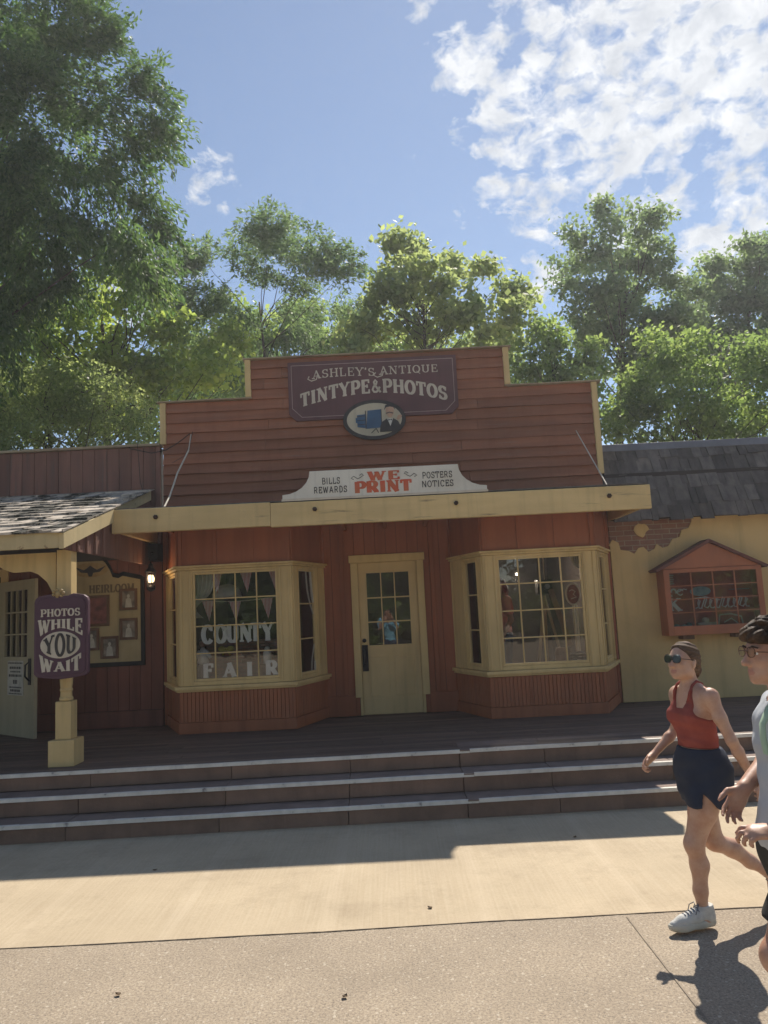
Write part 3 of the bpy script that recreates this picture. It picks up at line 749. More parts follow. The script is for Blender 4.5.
w = MB(); w.prism([(.11, 4.53), (.19, 4.53), (.15, 4.42)], yy - .0125, yy - .0115); w.build('painted_shirt', white_m, em)
w = MB(); w.prism([(.125, 4.525), (.15, 4.515), (.175, 4.525), (.175, 4.5), (.15, 4.51), (.125, 4.5)], yy - .0135, yy - .013); w.build('painted_bow_tie', blackl_m, em)

# WE PRINT board standing on the canopy beam
BY = 8.98
ps = thing('canopy_sign', 'white board with scooped ends and red and black lettering on the canopy beam', 'sign', (.02, BY, 3.212))
pts = [(-1.19, 3.225), (1.23, 3.225), (1.23, 3.29)] + [(1.23 - .33 * math.sin(R(a)), 3.56 - .27 * math.cos(R(a))) for a in (0, 15, 30, 45, 60, 75, 90)][1:] + \
      [(-.86 + .33 * math.sin(R(90 - a)) - .33, 3.56 - .27 * math.cos(R(90 - a))) for a in (0, 15, 30, 45, 60, 75)] + [(-1.19, 3.29)]
w = MB(); w.prism(pts, BY, BY + .03); w.build('board', white_m, ps, .003)
w = MB(); w.box(-1.2, 1.24, BY - .012, BY - .001, 3.213, 3.24); w.build('edge_strip', lett_m, ps)
for t_, a, b, z0_ in (('BILLS', -.72, -.5, 3.395), ('REWARDS', -.82, -.42, 3.29), ('POSTERS', .47, .83, 3.405), ('NOTICES', .46, .84, 3.3)):
    w = MB(); text(w, t_, a, b, z0_, z0_ + .077, BY - .003, .002, W=.16, serif=False); w.build('black_lettering', blackl_m, ps)
for sgn in (-1, 1):
    w = MB(); cx = .02 + sgn * .27
    stroke(w, [(cx - sgn * .0, 3.46), (cx + sgn * .04, 3.44), (cx + sgn * .09, 3.475), (cx + sgn * .12, 3.45), (cx + sgn * .09, 3.435)], .008, BY - .0045)
    stroke(w, [(cx + sgn * .02, 3.48), (cx - sgn * .01, 3.5), (cx - sgn * .03, 3.48), (cx, 3.465)], .007, BY - .005)
    w.build('scrollwork', blackl_m, ps)
w = MB()
text(w, 'WE', -.18, .21, 3.415, 3.52, BY - .003, .002, W=.27)
w.build('red_lettering', redl_m, ps); w = MB()
text(w, 'PRINT', -.335, .345, 3.27, 3.405, BY - .0035, .002, W=.32, gap=.03)
w.build('red_lettering', redl_m, ps)

# ------------------------------------------------------------------ left wing: board parapet, porch roof on a post, open door
lw = thing('side_building', 'low maroon board building with mossy shingled porch roof left of the shop', 'building', (-5.5, 10.6, .5))
w = MB(); planks(w, -12, -3.09, 3.3, 4.32, WY - .004, .17, .022, .005, .004); w.build('parapet_boards', weather_m, lw, .003)
w = MB(); w.box(-12, -3.2, WY - .003, WY + .12, .5, 4.3) if False else None
w.box(-12, -6.3, WY + .001, WY + .1, .5, 4.3); w.box(-6.3, -5.3, WY + .001, WY + .1, 2.6, 4.3); w.box(-5.3, -3.09, WY + .001, WY + .1, .5, 4.3)
w.box(-12, -11.9, WY + .1, 14.5, .5, 4.2); w.box(-12, -3.135, 14.4, 14.5, .5, 4.2); w.box(-12, -3.135, WY + .1, 14.4, 4.0, 4.1)
w.build('wall', dark_m, lw)
w = MB(); planks(w, -5.2, -3.09, .72, 3.29, WY - .001, .15, .02, .004, .002); planks(w, -12, -6.4, .5, 3.29, WY - .001, .15)
planks(w, -6.4, -5.2, 2.7, 3.29, WY - .001, .15)
w.box(-5.2, -3.09, WY - .045, WY - .001, .5, .715)
w.build('board_cladding', maroon_m, lw, .003)
w = MB(); w.box(-12, -3.09, WY - .07, WY + .13, 4.325, 4.36); w.build('parapet_cap', weatherc_m, lw, .005)
w = MB(); w.box(-6.4, -6.3, WY - .05, WY + .1, .5, 2.7); w.box(-5.3, -5.2, WY - .05, WY + .1, .5, 2.7); w.box(-6.3, -5.3, WY - .05, WY + .1, 2.6, 2.7); w.build('door_frame', cream_m, lw, .004)
# open door leaf
hinge = np.array([-5.27, 10.47]); free = np.array([-4.5, 9.83])
A, B = hinge, free; L = float(np.linalg.norm(B - A))
w = MB(); t = .045
w.obox(A, B, 0, L, -t, 0, .51, 1.52); w.obox(A, B, 0, L, -t, 0, 2.38, 2.51); w.obox(A, B, 0, .16, -t, 0, 1.52, 2.38); w.obox(A, B, L - .2, L, -t, 0, 1.52, 2.38)
for i in range(1, 4): u = .16 + (L - .36) * i / 4; w.obox(A, B, u - .01, u + .01, -t + .008, -.006, 1.52, 2.38)
for i in range(1, 3): z = 1.52 + .86 * i / 3; w.obox(A, B, .16, L - .2, -t + .01, -.008, z - .01, z + .01)
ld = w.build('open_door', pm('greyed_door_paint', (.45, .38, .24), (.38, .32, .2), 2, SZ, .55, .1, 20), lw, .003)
w = MB(); w.obox(A, B, .162, L - .202, -.026, -.021, 1.52, 2.38); w.build('glass', glass_m, ld)
w = MB(); w.obox(A, B, L - .145, L - .075, .001, .012, 1.17, 1.5)
U = (B - A) / L; N = np.array([U[1], -U[0]])
hp = lambda n, z: (A[0] + U[0] * (L - .11) + N[0] * n, A[1] + U[1] * (L - .11) + N[1] * n, z)
w.tube([hp(.01, 1.46), hp(.06, 1.42), hp(.065, 1.28), hp(.01, 1.22)], .012, 8); w.build('handle', iron_m, ld, .002)
po = thing('door_poster', 'small white printed notice taped to the open cream door', 'poster', (float(A[0] + U[0] * .45), float(A[1] + U[1] * .45), 1.05))
w = MB(); w.obox(A, B, .28, .72, .002, .005, 1.03, 1.47); w.build('paper', paper_m, po)
for i, (z, h, a, b) in enumerate(((1.44, .018, .3, .7), (1.38, .03, .34, .66), (1.33, .02, .36, .64), (1.28, .03, .32, .68), (1.2, .05, .44, .56), (1.13, .02, .34, .68), (1.09, .03, .36, .64), (1.05, .015, .32, .68))):
    u = a; w = MB()
    while u < b:
        wd = rnd.uniform(.015, .05); w.obox(A, B, u, min(u + wd, b), .0055, .0065, z - h / 2, z + h / 2); u += wd + .012
    w.build('printed_line', blackl_m, po)

# porch roof
zr = lambda y: 2.80 + (y - 7.58) * (.9 / 3.02)
w = MB(); y = 7.52; k = 0
while y < 10.5:
    x = -10.0 - rnd.uniform(0, .1); e = .215
    while x < -3.18:
        wd = rnd.uniform(.09, .2); x2 = min(x + wd, -3.17)
        lift = rnd.uniform(.012, .034); y0 = y + rnd.uniform(-.015, .015); y1 = y + e + .05
        y1 = min(y1, 10.55); sl = rnd.uniform(-.006, .006)
        za, zb = zr(y0) + .02, zr(y1) + .022
        w.add([(x + .004, y0, za), (x2, y0, za + sl * .3), (x2, y1, zb), (x + .004, y1, zb), (x + .004, y0, za + lift), (x2, y0, za + lift + sl), (x2, y1, zb + .003), (x + .004, y1, zb + .003)],
              [(0, 3, 2, 1), (4, 5, 6, 7), (0, 1, 5, 4), (1, 2, 6, 5), (2, 3, 7, 6), (3, 0, 4, 7)])
        x += wd
    y += e; k += 1
w.add([(-10, 7.56, zr(7.56) + .012), (-3.26, 7.56, zr(7.56) + .012), (-3.26, 10.55, zr(10.55) + .012), (-10, 10.55, zr(10.55) + .012)], [(0, 1, 2, 3)])
pr_ = w.build('porch_roof', shingle2_m, lw)
w = MB(); w.box(-10, -3.225, 7.56, 7.6, 2.655, 2.81)
w.xprism([(7.55, zr(7.55) - .15), (7.55, zr(7.55) + .01), (9.05, zr(9.05) + .01), (9.05, zr(9.05) - .15)], -3.222, -3.175)
w.xprism([(9.052, zr(9.05) - .12), (9.052, zr(9.05) + .005), (10.5, zr(10.5) + .005), (10.5, zr(10.5) - .12)], -3.222, -3.202)
w.build('fascia', creamw_m, pr_, .004)
w = MB(); y = 7.72; w_ = .16
while y < 10.52:
    y2 = min(y + w_, 10.53); w.xprism([(y, 2.65), (y2 - .006, 2.65), (y2 - .006, zr(y2) - .01), (y, zr(y) - .01)], -3.25 + rnd.uniform(-.003, .003), -3.225); y = y2
for y in (7.98, 8.22, 8.46, 8.7): w.xprism([(y, 2.652), (y + .05, 2.652), (y + .05, zr(y) - .04), (y, zr(y) - .04)], -3.224, -3.2)
w.build('gable_boards', weather_m, pr_, .003)
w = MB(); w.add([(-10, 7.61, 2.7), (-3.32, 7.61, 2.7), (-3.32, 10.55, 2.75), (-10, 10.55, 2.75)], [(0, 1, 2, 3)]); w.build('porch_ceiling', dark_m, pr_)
# post and shaped bracket
PX, PY = -3.33, 8.0
w = MB(); w.box(PX - .13, PX + .13, PY - .13, PY + .13, .5, .755)
w.box(PX - .08, PX + .08, PY - .08, PY + .08, .756, 1.13); 
w.lathe([(.06, 1.131), (.068, 1.14), (.068, 1.16), (.058, 1.175), (.056, 1.22), (.066, 1.24), (.056, 1.26), (.062, 1.3), (.066, 1.4), (.056, 1.5), (.07, 1.6), (.07, 1.7)], (PX, PY), 20)
w.box(PX - .075, PX + .075, PY - .075, PY + .075, 1.701, 2.67)
post = w.build('porch_post', cream_m, lw, .008)
w = MB()
prof = [(PX - .1, 2.0)] + [(PX - .1 - .32 + .32 * math.cos(R(a)), 2.05 + .42 * math.sin(R(a))) for a in (5, 25, 45, 65, 80)] + [(PX - .55, 2.46), (PX - .65, 2.5), (PX - .72, 2.55), (PX - .95, 2.58), (PX - 1.6, 2.585), (PX - 6, 2.59), (PX - 6, 2.65), (PX - .1, 2.65)]
w.prism(prof[::-1], PY - .03, PY + .03); w.build('arched_bracket', cream_m, post, .004)

# PHOTOS WHILE YOU WAIT
HY = 7.8
hs = thing('hanging_sign', 'plum shield shaped sign with cream lettering and scroll top fixed to the porch post', 'sign', (-3.32, HY, 1.36))
x0, x1, cx = -3.575, -3.03, -3.3025
top = [(x1, 2.12)] + [(x1 - .09 + .09 * math.cos(R(a)), 2.13 + .07 * math.sin(R(a))) for a in (0, 30, 60, 90)] + [(cx + .12, 2.21), (cx + .07, 2.19), (cx, 2.185), (cx - .07, 2.19), (cx - .12, 2.21)] + [(x0 + .09 - .09 * math.cos(R(a)), 2.13 + .07 * math.sin(R(a))) for a in (90, 60, 30, 0)]
bot = [(x0, 1.42), (x0 + .03, 1.39), (x0 + .12, 1.375), (cx, 1.36), (x1 - .12, 1.375), (x1 - .03, 1.39), (x1, 1.42)]
def shr(P, k): return [(cx + (x - cx) * (1 - k), 1.78 + (z - 1.78) * (1 - k * .75)) for x, z in P]
w = MB(); w.prism(top + bot, HY, HY + .06); w.build('board', purple2_m, hs, .006)
w = MB(); w.prism(shr(top + bot, .09), HY - .012, HY - .001); w.build('inner_panel', pm('deep_plum_paint', (.095, .038, .062), (.08, .032, .052), 4, (1, 1, 1), .6, .1), hs, .003)
w = MB()
text(w, 'PHOTOS', cx - .2, cx + .2, 1.985, 2.06, HY - .02, .007, W=.2, gap=.03)
text(w, 'WHILE', -3.555, -3.085, lambda u: 1.955 - .13 * abs(2 * u - 1) ** 1.5 - (.0), lambda u: 1.955 + .0 * u + (.07 if False else .005) - .0, HY - .02, .007, W=.24, gap=.03) if False else \
text(w, 'WHILE', cx - .225, cx + .225, lambda u: 1.868 - .085 * abs(2 * u - 1) ** 1.7, lambda u: 1.955 + .0 * u, HY - .02, .007, W=.24, gap=.03)
text(w, 'WAIT', cx - .21, cx + .21, lambda u: 1.44 + .0 * u, lambda u: 1.53 + .085 * abs(2 * u - 1) ** 1.7, HY - .02, .007, W=.26, gap=.03)
w.prism([(cx + .2 * math.cos(2 * math.pi * i / 32), 1.7 + .133 * math.sin(2 * math.pi * i / 32)) for i in range(32)], HY - .019, HY - .012)
w.build('lettering', lett_m, hs)
w = MB(); text(w, 'YOU', cx - .165, cx + .165, lambda u: 1.7 - .055 - .06 * math.sin(math.pi * u), lambda u: 1.7 + .055 + .06 * math.sin(math.pi * u), HY - .026, .005, W=.2, gap=.04); w.build('dark_lettering', blackl_m, hs)
w = MB(); w.ball((cx - .03, HY + .0, 2.215), (.03, .03, .03)); 
for a in range(7): w.ball((cx - .03 + .05 * math.cos(a * .9), HY, 2.218 + .032 * math.sin(a * .9)), (.02, .02, .017), 8, 6)
w.build('scroll_ornament', gold_m, hs, 0, True)

# heirloom portrait board
EY = WY - .05
hb = thing('portrait_board', 'tall cream display board with shaped top and framed portraits on the maroon wall', 'display board', (-3.85, EY, 1.35))
tp = [(-3.38, 2.47), (-3.5, 2.5), (-3.62, 2.53), (-3.68, 2.5), (-3.76, 2.52), (-3.8, 2.62), (-3.86, 2.72), (-3.94, 2.79), (-4.03, 2.81), (-4.08, 2.79), (-4.13, 2.81), (-4.22, 2.79), (-4.3, 2.72), (-4.36, 2.6), (-4.4, 2.5), (-4.5, 2.48)]
w = MB(); w.prism([(x, z + (.06 if True else 0)) for x, z in tp] + [(-4.56, 2.5), (-4.56, 1.31), (-3.33, 1.31), (-3.33, 2.5)], EY, EY + .045); w.build('frame', iron_m, hb, .004)
w = MB(); w.prism(tp + [(-4.5, 1.37), (-3.38, 1.37)], EY - .012, EY - .001); w.build('panel', pm('board_cream', (.5, .4, .22), (.44, .34, .18), 3, (1, 1, 1), .7, .1), hb, .002)
w = MB(); text(w, 'HEIRLOOM', -4.08, -3.46, 2.31, 2.42, EY - .017, .004, W=.24, gap=.02)
w.build('lettering', pm('brown_outline_lettering', (.16, .12, .07), (.22, .16, .09), 20, (1, 1, 1), .7, 0), hb)
w = MB(); w.prism([(-4.06 + .24 * math.cos(R(a)), 2.63 + .1 * math.sin(R(a))) for a in range(0, 360, 15)], EY - .016, EY - .0125); w.build('medallion', gold_m, hb)
w = MB(); w.prism([(-4.27, 2.68), (-4.15, 2.63), (-4.1, 2.66), (-4.06, 2.69), (-4.02, 2.66), (-3.97, 2.63), (-3.85, 2.68), (-3.93, 2.6), (-4.02, 2.59), (-4.04, 2.54), (-4.08, 2.54), (-4.1, 2.59), (-4.19, 2.6)], EY - .02, EY - .0165); w.build('winged_crest', blackl_m, hb)
for (a, b, zz0, zz1, mt) in ((-4.13, -3.8, 1.86, 2.28, redphoto_m), (-3.66, -3.42, 2.06, 2.35, photo_m), (-3.66, -3.42, 1.66, 1.95, photo_m), (-4.15, -3.94, 1.54, 1.84, photo_m), (-3.92, -3.68, 1.42, 1.72, photo_m)):
    w = MB(); e = .035
    w.box(a, b, EY - .035, EY - .0125, zz0, zz0 + e); w.box(a, b, EY - .035, EY - .0125, zz1 - e, zz1); w.box(a, a + e, EY - .035, EY - .0125, zz0 + e, zz1 - e); w.box(b - e, b, EY - .035, EY - .0125, zz0 + e, zz1 - e)
    fr = w.build('portrait_frame', wood_m, hb, .003)
    w = MB(); w.box(a + e, b - e, EY - .02, EY - .0125, zz0 + e, zz1 - e); w.build('portrait', mt, fr)
    if mt is photo_m:     # pale sitter on the dark ground of the print
        w = MB(); mx, mz = (a + b) / 2, (zz0 + zz1) / 2
        w.prism([(mx - .045, zz0 + e), (mx + .05, zz0 + e), (mx + .035, mz), (mx + .012, mz + .02), (mx - .012, mz + .02), (mx - .035, mz)], EY - .0215, EY - .0205)
        w.prism([(mx + .02 * math.cos(R(q)), mz + .045 + .026 * math.sin(R(q))) for q in range(0, 360, 40)], EY - .0215, EY - .0205); w.build('sitter', paper_m, fr)
# lantern
ln = thing('wall_lantern', 'lit black iron lantern hanging under the canopy left of the bay window', 'lantern', (-3.12, 10.2, 2.3))
w = MB(); w.box(-3.19, -3.07, 10.3, WY - .03, 2.7, 2.93); w.tube([(-3.13, 10.35, 2.8), (-3.13, 10.2, 2.8), (-3.13, 10.2, 2.64)], .012, 8); w.build('bracket', iron_m, ln, .003)
w = MB(); w.lathe([(.005, 2.66), (.03, 2.64), (.035, 2.6), (.07, 2.56), (.08, 2.54), (.078, 2.535)], (-3.13, 10.2), 12)
w.lathe([(.05, 2.37), (.06, 2.34), (.055, 2.31), (.03, 2.29), (.005, 2.28)][::-1], (-3.13, 10.2), 12)
for k in range(6): a = k * math.pi / 3; w.tube([(-3.13 + .06 * math.cos(a), 10.2 + .06 * math.sin(a), 2.535), (-3.13 + .048 * math.cos(a), 10.2 + .048 * math.sin(a), 2.37)], .006, 6)
w.build('cage', iron_m, ln)
w = MB(); w.lathe([(.025, 2.4), (.044, 2.42), (.047, 2.46), (.03, 2.5)], (-3.13, 10.2), 14); w.build('lit_glass', glow_m, ln, 0, True)

# ------------------------------------------------------------------ right wing: ochre plaster under a steep shingle roof
rw = thing('plaster_building', 'ochre plaster building with steep dark shingle roof right of the shop', 'building', (5.5, 10.6, .5))
w = MB(); w.box(3.09, 12, WY, WY + .15, .5, 3.2); w.box(11.9, 12, WY + .15, 14.5, .5, 3.6); w.box(3.135, 12, 14.4, 14.5, .5, 4.0); w.build('brick_wall', brick_m, rw)
edge = [at(x, y, WY)[[0, 2]] for x, y in ((608, 546), (612, 540), (618, 543), (620, 550), (628, 551), (634, 554), (638, 548), (643, 547), (648, 552), (654, 549), (656, 544), (662, 548), (668, 546), (672, 539), (679, 537), (681, 530), (688, 528), (691, 521))]
poly = [(3.085, .5), (12, .5), (12, 3.1), (float(edge[-1][0]), 3.1)] + [(float(x), float(z)) for x, z in edge[::-1]] + [(3.085, float(edge[0][1]))]
w = MB(); w.prism(poly, WY - .024, WY - .002)
c = at(640, 530, WY); 
w.prism([(c[0] + rnd.uniform(.07, .13) * math.cos(k * math.pi / 7), c[2] + rnd.uniform(.07, .12) * math.sin(k * math.pi / 7)) for k in range(14)], WY - .024, WY - .002)
w.build('plaster', plaster_m, rw)
rows = [(10.36, 2.93), (10.44, 3.13), (10.55, 3.37), (10.66, 3.6), (10.77, 3.83), (10.87, 4.02)]
w = MB()
for k in range(5):
    (ya, za), (yb, zb) = rows[k], rows[k + 1]; x = 3.1
    while x < 12:
        wd = rnd.uniform(.08, .21); x2 = min(x + wd, 12); o = rnd.uniform(-.03, .03); th = rnd.uniform(.028, .06)
        z0 = za + rnd.uniform(-.03, .018)
        w.add([(x + .004, ya - th, z0), (x2, ya - th + o * .2, z0 + o * .3), (x2, ya + .02, z0), (x + .004, ya + .02, z0), (x + .004, yb - .004, zb + .05), (x2, yb - .004, zb + .05), (x2, yb + .02, zb + .05), (x + .004, yb + .02, zb + .05)],
              [(0, 3, 2, 1), (4, 5, 6, 7), (0, 1, 5, 4), (1, 2, 6, 5), (2, 3, 7, 6), (3, 0, 4, 7)]); x = x2
rf = w.build('roof', shingle_m, rw, .002)
w = MB(); w.xprism([(10.4, 2.95), (10.93, 4.04), (14.5, 4.04), (14.5, 3.61), (WY + .01, 3.61), (WY + .01, 2.95)], 3.1, 12); w.build('roof_deck', dark_m, rf)
w = MB(); w.xprism([(10.8, 3.97), (10.82, 4.075), (11.2, 4.09), (11.2, 4.05), (10.94, 4.05), (10.9, 3.97)], 3.1, 12); w.build('ridge_flashing', flash_m, rf, .004)
# display case
CY = 10.33
dc = thing('display_case', 'terracotta glazed display case with gabled roof on the ochre wall', 'display case', (4.32, WY, 1.35))
w = MB(); w.box(3.68, 3.715, CY, WY - .015, 1.36, 2.24); w.box(4.955, 4.99, CY, WY - .015, 1.36, 2.24); w.box(3.715, 4.955, CY, WY - .015, 1.36, 1.395)
w.box(3.715, 4.955, WY - .03, WY - .015, 1.395, 2.24)
cs = w.build('cabinet', case_m, dc, .003)
w = MB(); w.prism([(3.63, 2.24), (5.03, 2.24), (4.33, 2.57)], CY - .005, WY - .015)
cr = w.build('gable', case_m, dc, .004)
w = MB(); w.prism([(3.57, 2.235), (3.6, 2.205), (4.33, 2.575), (5.06, 2.205), (5.09, 2.235), (4.33, 2.62)], CY - .05, WY - .016); w.build('gable_roof', pm('weathered_case_roof', (.2, .07, .05), (.1, .05, .04), 4, (1, 1, 1), .8, .3, 20), dc, .004)
w = MB()
w.box(3.68, 3.755, CY - .03, CY - .001, 1.36, 2.235); w.box(4.915, 4.99, CY - .03, CY - .001, 1.36, 2.235); w.box(3.755, 4.915, CY - .03, CY - .001, 1.36, 1.48); w.box(3.755, 4.915, CY - .03, CY - .001, 2.185, 2.235)
fd = w.build('case_door', case_m, dc, .004)
w = MB()
for i in range(1, 4): x = 3.755 + 1.16 * i / 4; w.box(x - .007, x + .007, CY - .022, CY - .008, 1.48, 2.185)
for i in range(1, 4): z = 1.48 + .705 * i / 4; w.box(3.755, 4.915, CY - .02, CY - .009, z - .006, z + .006)
w.build('muntins', case_m, fd)
w = MB(); w.box(3.756, 4.914, CY - .012, CY - .0095 + .004, 1.481, 2.184); w.build('glass', caseg_m, fd)
w = MB(); w.box(3.716, 4.954, WY - .045, WY - .0305, 1.396, 2.235); w.build('felt_back', casered_m, cs)
for a in (3.9, 4.6):
    w = MB(); w.box(a, a + .15, WY - .2, WY - .014, 1.3, 1.355); w.build('support_block', wood_m, dc)
KY = WY - .06
def case_item(name, label, cat, fn, mt, grp=None):
    w = MB(); fn(w); o = w.build(name, mt); return tag(o, label, cat, grp)
case_item('script_lettering', 'large white letter K on red felt in the terracotta case', 'lettering', lambda w: (text(w, 'K', 3.78, 3.98, 1.68, 1.85, KY, .01, W=.22, hor=.5)), cutout_m)
def scr(w):
    k = 0
    for q, x in enumerate(np.linspace(4.16, 4.8, 9)):
        s = [(x, 1.7), (x + .04, 1.72 + .01 * (q % 3)), (x + .07, 1.8 + .02 * (q % 2)), (x + .05, 1.82), (x + .035, 1.76), (x + .05, 1.7), (x + .09, 1.7)]
        if q % 3 == 1: s = [(x, 1.7), (x + .06, 1.84), (x + .08, 1.82), (x + .04, 1.72), (x + .09, 1.7)]
        stroke(w, s, .014, KY - .0004 * q, .008)
    stroke(w, [(4.1, 1.83), (4.3, 1.85), (4.5, 1.8)], .012, KY - .006)
case_item('script_lettering', 'white looping handwritten word on red felt in the terracotta case', 'lettering', scr, cutout_m)
case_item('script_lettering', 'white cut letters h and e above the letter K in the terracotta case', 'lettering', lambda w: (w.box(3.79, 3.83, KY, KY + .01, 1.87, 2.02), w.box(3.79, 3.86, KY - .002, KY + .01, 1.875, 1.9),
    stroke(w, arc(3.88, 1.93, .035, .045, 180, -20, 8), .022, KY - .003), stroke(w, arc(3.97, 1.93, .04, .04, 20, 320, 10), .014, KY - .004), stroke(w, [(3.93, 1.93), (4.02, 1.97), (4.06, 1.96)], .012, KY - .005)), cutout_m)
case_item('price_card', 'small striped cream card in the top left corner of the terracotta case', 'card', lambda w: [w.box(3.78, 3.9 - .01 * (k % 2), KY, KY + .008, 2.04 + k * .028, 2.057 + k * .028) for k in range(5)], paper_m)
case_item('glass_dish', 'pale blue oval glass dish shining in the middle of the terracotta case', 'dish', lambda w: w.prism([(4.24 + .14 * math.cos(R(a)), 1.93 + .065 * math.sin(R(a))) for a in range(0, 360, 20)], KY - .02, KY), pm('pale_blue_glass', (.35, .48, .52), (.2, .3, .35), 12, (1, 1, 1), .2, .1))
def fluff(w):
    for k in range(22): w.ball((3.93 + rnd.uniform(-.13, .13), WY - .12 + rnd.uniform(-.05, .05), 1.43 + rnd.uniform(-.02, .06)), rnd.uniform(.02, .04), 7, 5)
case_item('fabric_flowers', 'pale green heap of fabric flowers at the bottom left of the terracotta case', 'flowers', fluff, pm('mint_fabric', (.28, .38, .33), (.2, .3, .27), 10, (1, 1, 1), .9, .3))
case_item('small_box', 'tan box with a lid on the bottom shelf of the terracotta case', 'box', lambda w: (w.box(4.12, 4.36, CY + .06, KY, 1.396, 1.49), w.box(4.11, 4.37, CY + .055, KY, 1.4905, 1.51), w.ball((4.24, CY + .12, 1.54), (.05, .04, .04))), paper_m)
case_item('paper_ribbon', 'grey paper ribbon draped at the lower middle of the terracotta case', 'ribbon', lambda w: (stroke(w, [(4.42, 1.42), (4.45, 1.6), (4.6, 1.61), (4.74, 1.57), (4.76, 1.45)], .02, KY - .05), stroke(w, [(4.5, 1.5), (4.6, 1.55), (4.7, 1.47)], .014, KY - .06)), lace_m)
case_item('shelf_rail', 'grey metal rails at the upper right of the terracotta case', 'rail', lambda w: (w.box(4.63, 4.9, KY - .02, KY, 2.0, 2.015), w.box(4.63, 4.9, KY - .02, KY, 1.93, 1.94)), flash_m)

# ------------------------------------------------------------------ things in the bay windows
def win_letters(s, pos, z0, z1, row):
    for i, (ch, xp) in enumerate(zip(s, pos)):
        c = at(xp, 650, 9.78)[0]; w_ = .155
        wd = w_ * GL[ch][0] / .8
        w = MB(); text(w, ch, c - wd / 2, c + wd / 2, z0, z1, 9.715, .008, W=.3, hor=.5)
        o = w.build('cutout_letter', cutout_m)
        tag(o, 'white cutout letter %s of the %s row in the left bay window' % (ch, row), 'letter', 'white letters in the left bay window')
zz = lambda x, y, Y=9.78: float(at(x, y, Y)[2])
win_letters('COUNTY', [209, 222, 234, 247, 257, 269], zz(235, 642), zz(235, 624), 'upper')
win_letters('FAIR', [209, 230, 250, 272], zz(238, 676), zz(238, 662), 'lower')
def pennants(name, label, xs_, z, y, sag):
    t = thing(name, label, 'bunting', (float(xs_[0]), y, z), 'strings of striped bunting in the left bay')
    w = MB(); w.tube([(x, y, z - sag * math.sin(math.pi * (x - xs_[0]) / (xs_[-1] - xs_[0]))) for x in np.linspace(xs_[0], xs_[-1], 12)], .004, 5); w.build('cord', lett_m, t)
    M, n, out = nt('striped_' + name); b = nd(n, 'ShaderNodeBsdfPrincipled', Roughness=.9)
    wv = nd(n, 'ShaderNodeTexWave', Scale=18.0, Distortion=0); wv.bands_direction = 'X'; n.links.new(coords(n), wv.inputs['Vector'])
    n.links.new(mixc(n, mth(n, 'GREATER_THAN', wv.outputs['Fac'], .5), (.5, .1, .12), (.66, .6, .6)), b.inputs['Base Color']); n.links.new(b.outputs[0], out.inputs[0])
    for x in xs_[1:-1]:
        zt = z - sag * math.sin(math.pi * (x - xs_[0]) / (xs_[-1] - xs_[0])) - .003
        w = MB(); w.prism([(x - .075, zt), (x + .075, zt), (x + .012, zt - .26)], y - .003, y); w.build('pennant', M, t)
X = lambda p: float(at(p, 600, 9.85)[0])
pennants('bunting', 'red striped bunting on a sagging cord across the second row of panes', [X(197), X(208), X(235), X(267), X(279)], zz(235, 598), 9.85, .04)
pennants('bunting', 'red striped bunting hung highest at the top of the left bay window', [X(196), X(217), X(247), X(275), X(281)], zz(235, 570), 9.83, .03)
w = MB(); w.box(-2.38, -1.42, 10.05, 10.08, 1.001, zz(240, 641)); tag(w.build('brick_backdrop', brickd_m), 'brick patterned display panel behind the white letters in the left bay', 'panel')
# small dressed doll
dl = thing('dressed_doll', 'brown haired doll in a white shirt at the left of the left bay window', 'doll', (X(201), 9.9, 1.1))
dx = X(201); w = MB(); w.lathe([(.05, 1.32), (.075, 1.34), (.06, 1.42), (.05, 1.48), (.02, 1.53)], (dx, 9.9), 12); w.tube([(dx - .04, 9.9, 1.49), (dx - .1, 9.87, 1.38)], .022, 8); w.tube([(dx + .04, 9.9, 1.49), (dx + .1, 9.87, 1.4)], .022, 8); w.build('shirt', cutout_m, dl, 0, True)
w = MB(); w.ball((dx, 9.9, 1.58), .05); w.build('head', pm('doll_face', (.32, .16, .1), (.25, .12, .08)), dl, 0, True)
w = MB(); w.ball((dx, 9.915, 1.605), (.058, .055, .05)); w.build('hair', haird_m, dl, 0, True)
w = MB(); w.lathe([(.06, 1.0), (.07, 1.02), (.075, 1.3), (.05, 1.318)], (dx, 9.9), 12); w.build('skirt', navy_m, dl, 0, True)
w = MB(); bx = X(225)
for s_ in (-1, 1): w.ball((bx + s_ * .055, 9.86, 1.5), (.05, .02, .035)); w.tube([(bx, 9.86, 1.5), (bx + s_ * .05, 9.86, 1.42)], .012, 6)
w.ball((bx, 9.855, 1.5), .02); w.tube([(bx, 9.87, 1.5), (bx, 10.04, 1.5)], .006, 5)
tag(w.build('ribbon_bow', pm('yellow_ribbon', (.5, .45, .08), (.35, .3, .05), 8), None, 0, True), 'yellow green ribbon bow pinned below the upper row of letters', 'bow')
bt = thing('milk_bottle', 'white bottle with a domed stopper at the right of the left bay window', 'bottle', (X(265), 9.9, 1.28))
w = MB(); w.lathe([(.01, 1.285), (.05, 1.29), (.052, 1.42), (.045, 1.44), (.03, 1.45)], (X(265), 9.9), 16); w.build('glass_body', cutout_m, bt, 0, True)
w = MB(); w.ball((X(265), 9.9, 1.475), (.034, .034, .03)); w.build('stopper', white_m, bt, 0, True)
w = MB(); w.box(X(265) - .09, X(265) + .09, 9.84, 9.96, 1.0, 1.283); tag(w.build('wooden_block', wood_m, None, .004), 'brown wooden block holding the white bottle in the left bay', 'block')
ls = thing('lamp_shade', 'pale beige domed lamp shade hanging behind the bunting', 'lamp shade', (X(223), 10.1, 2.2))
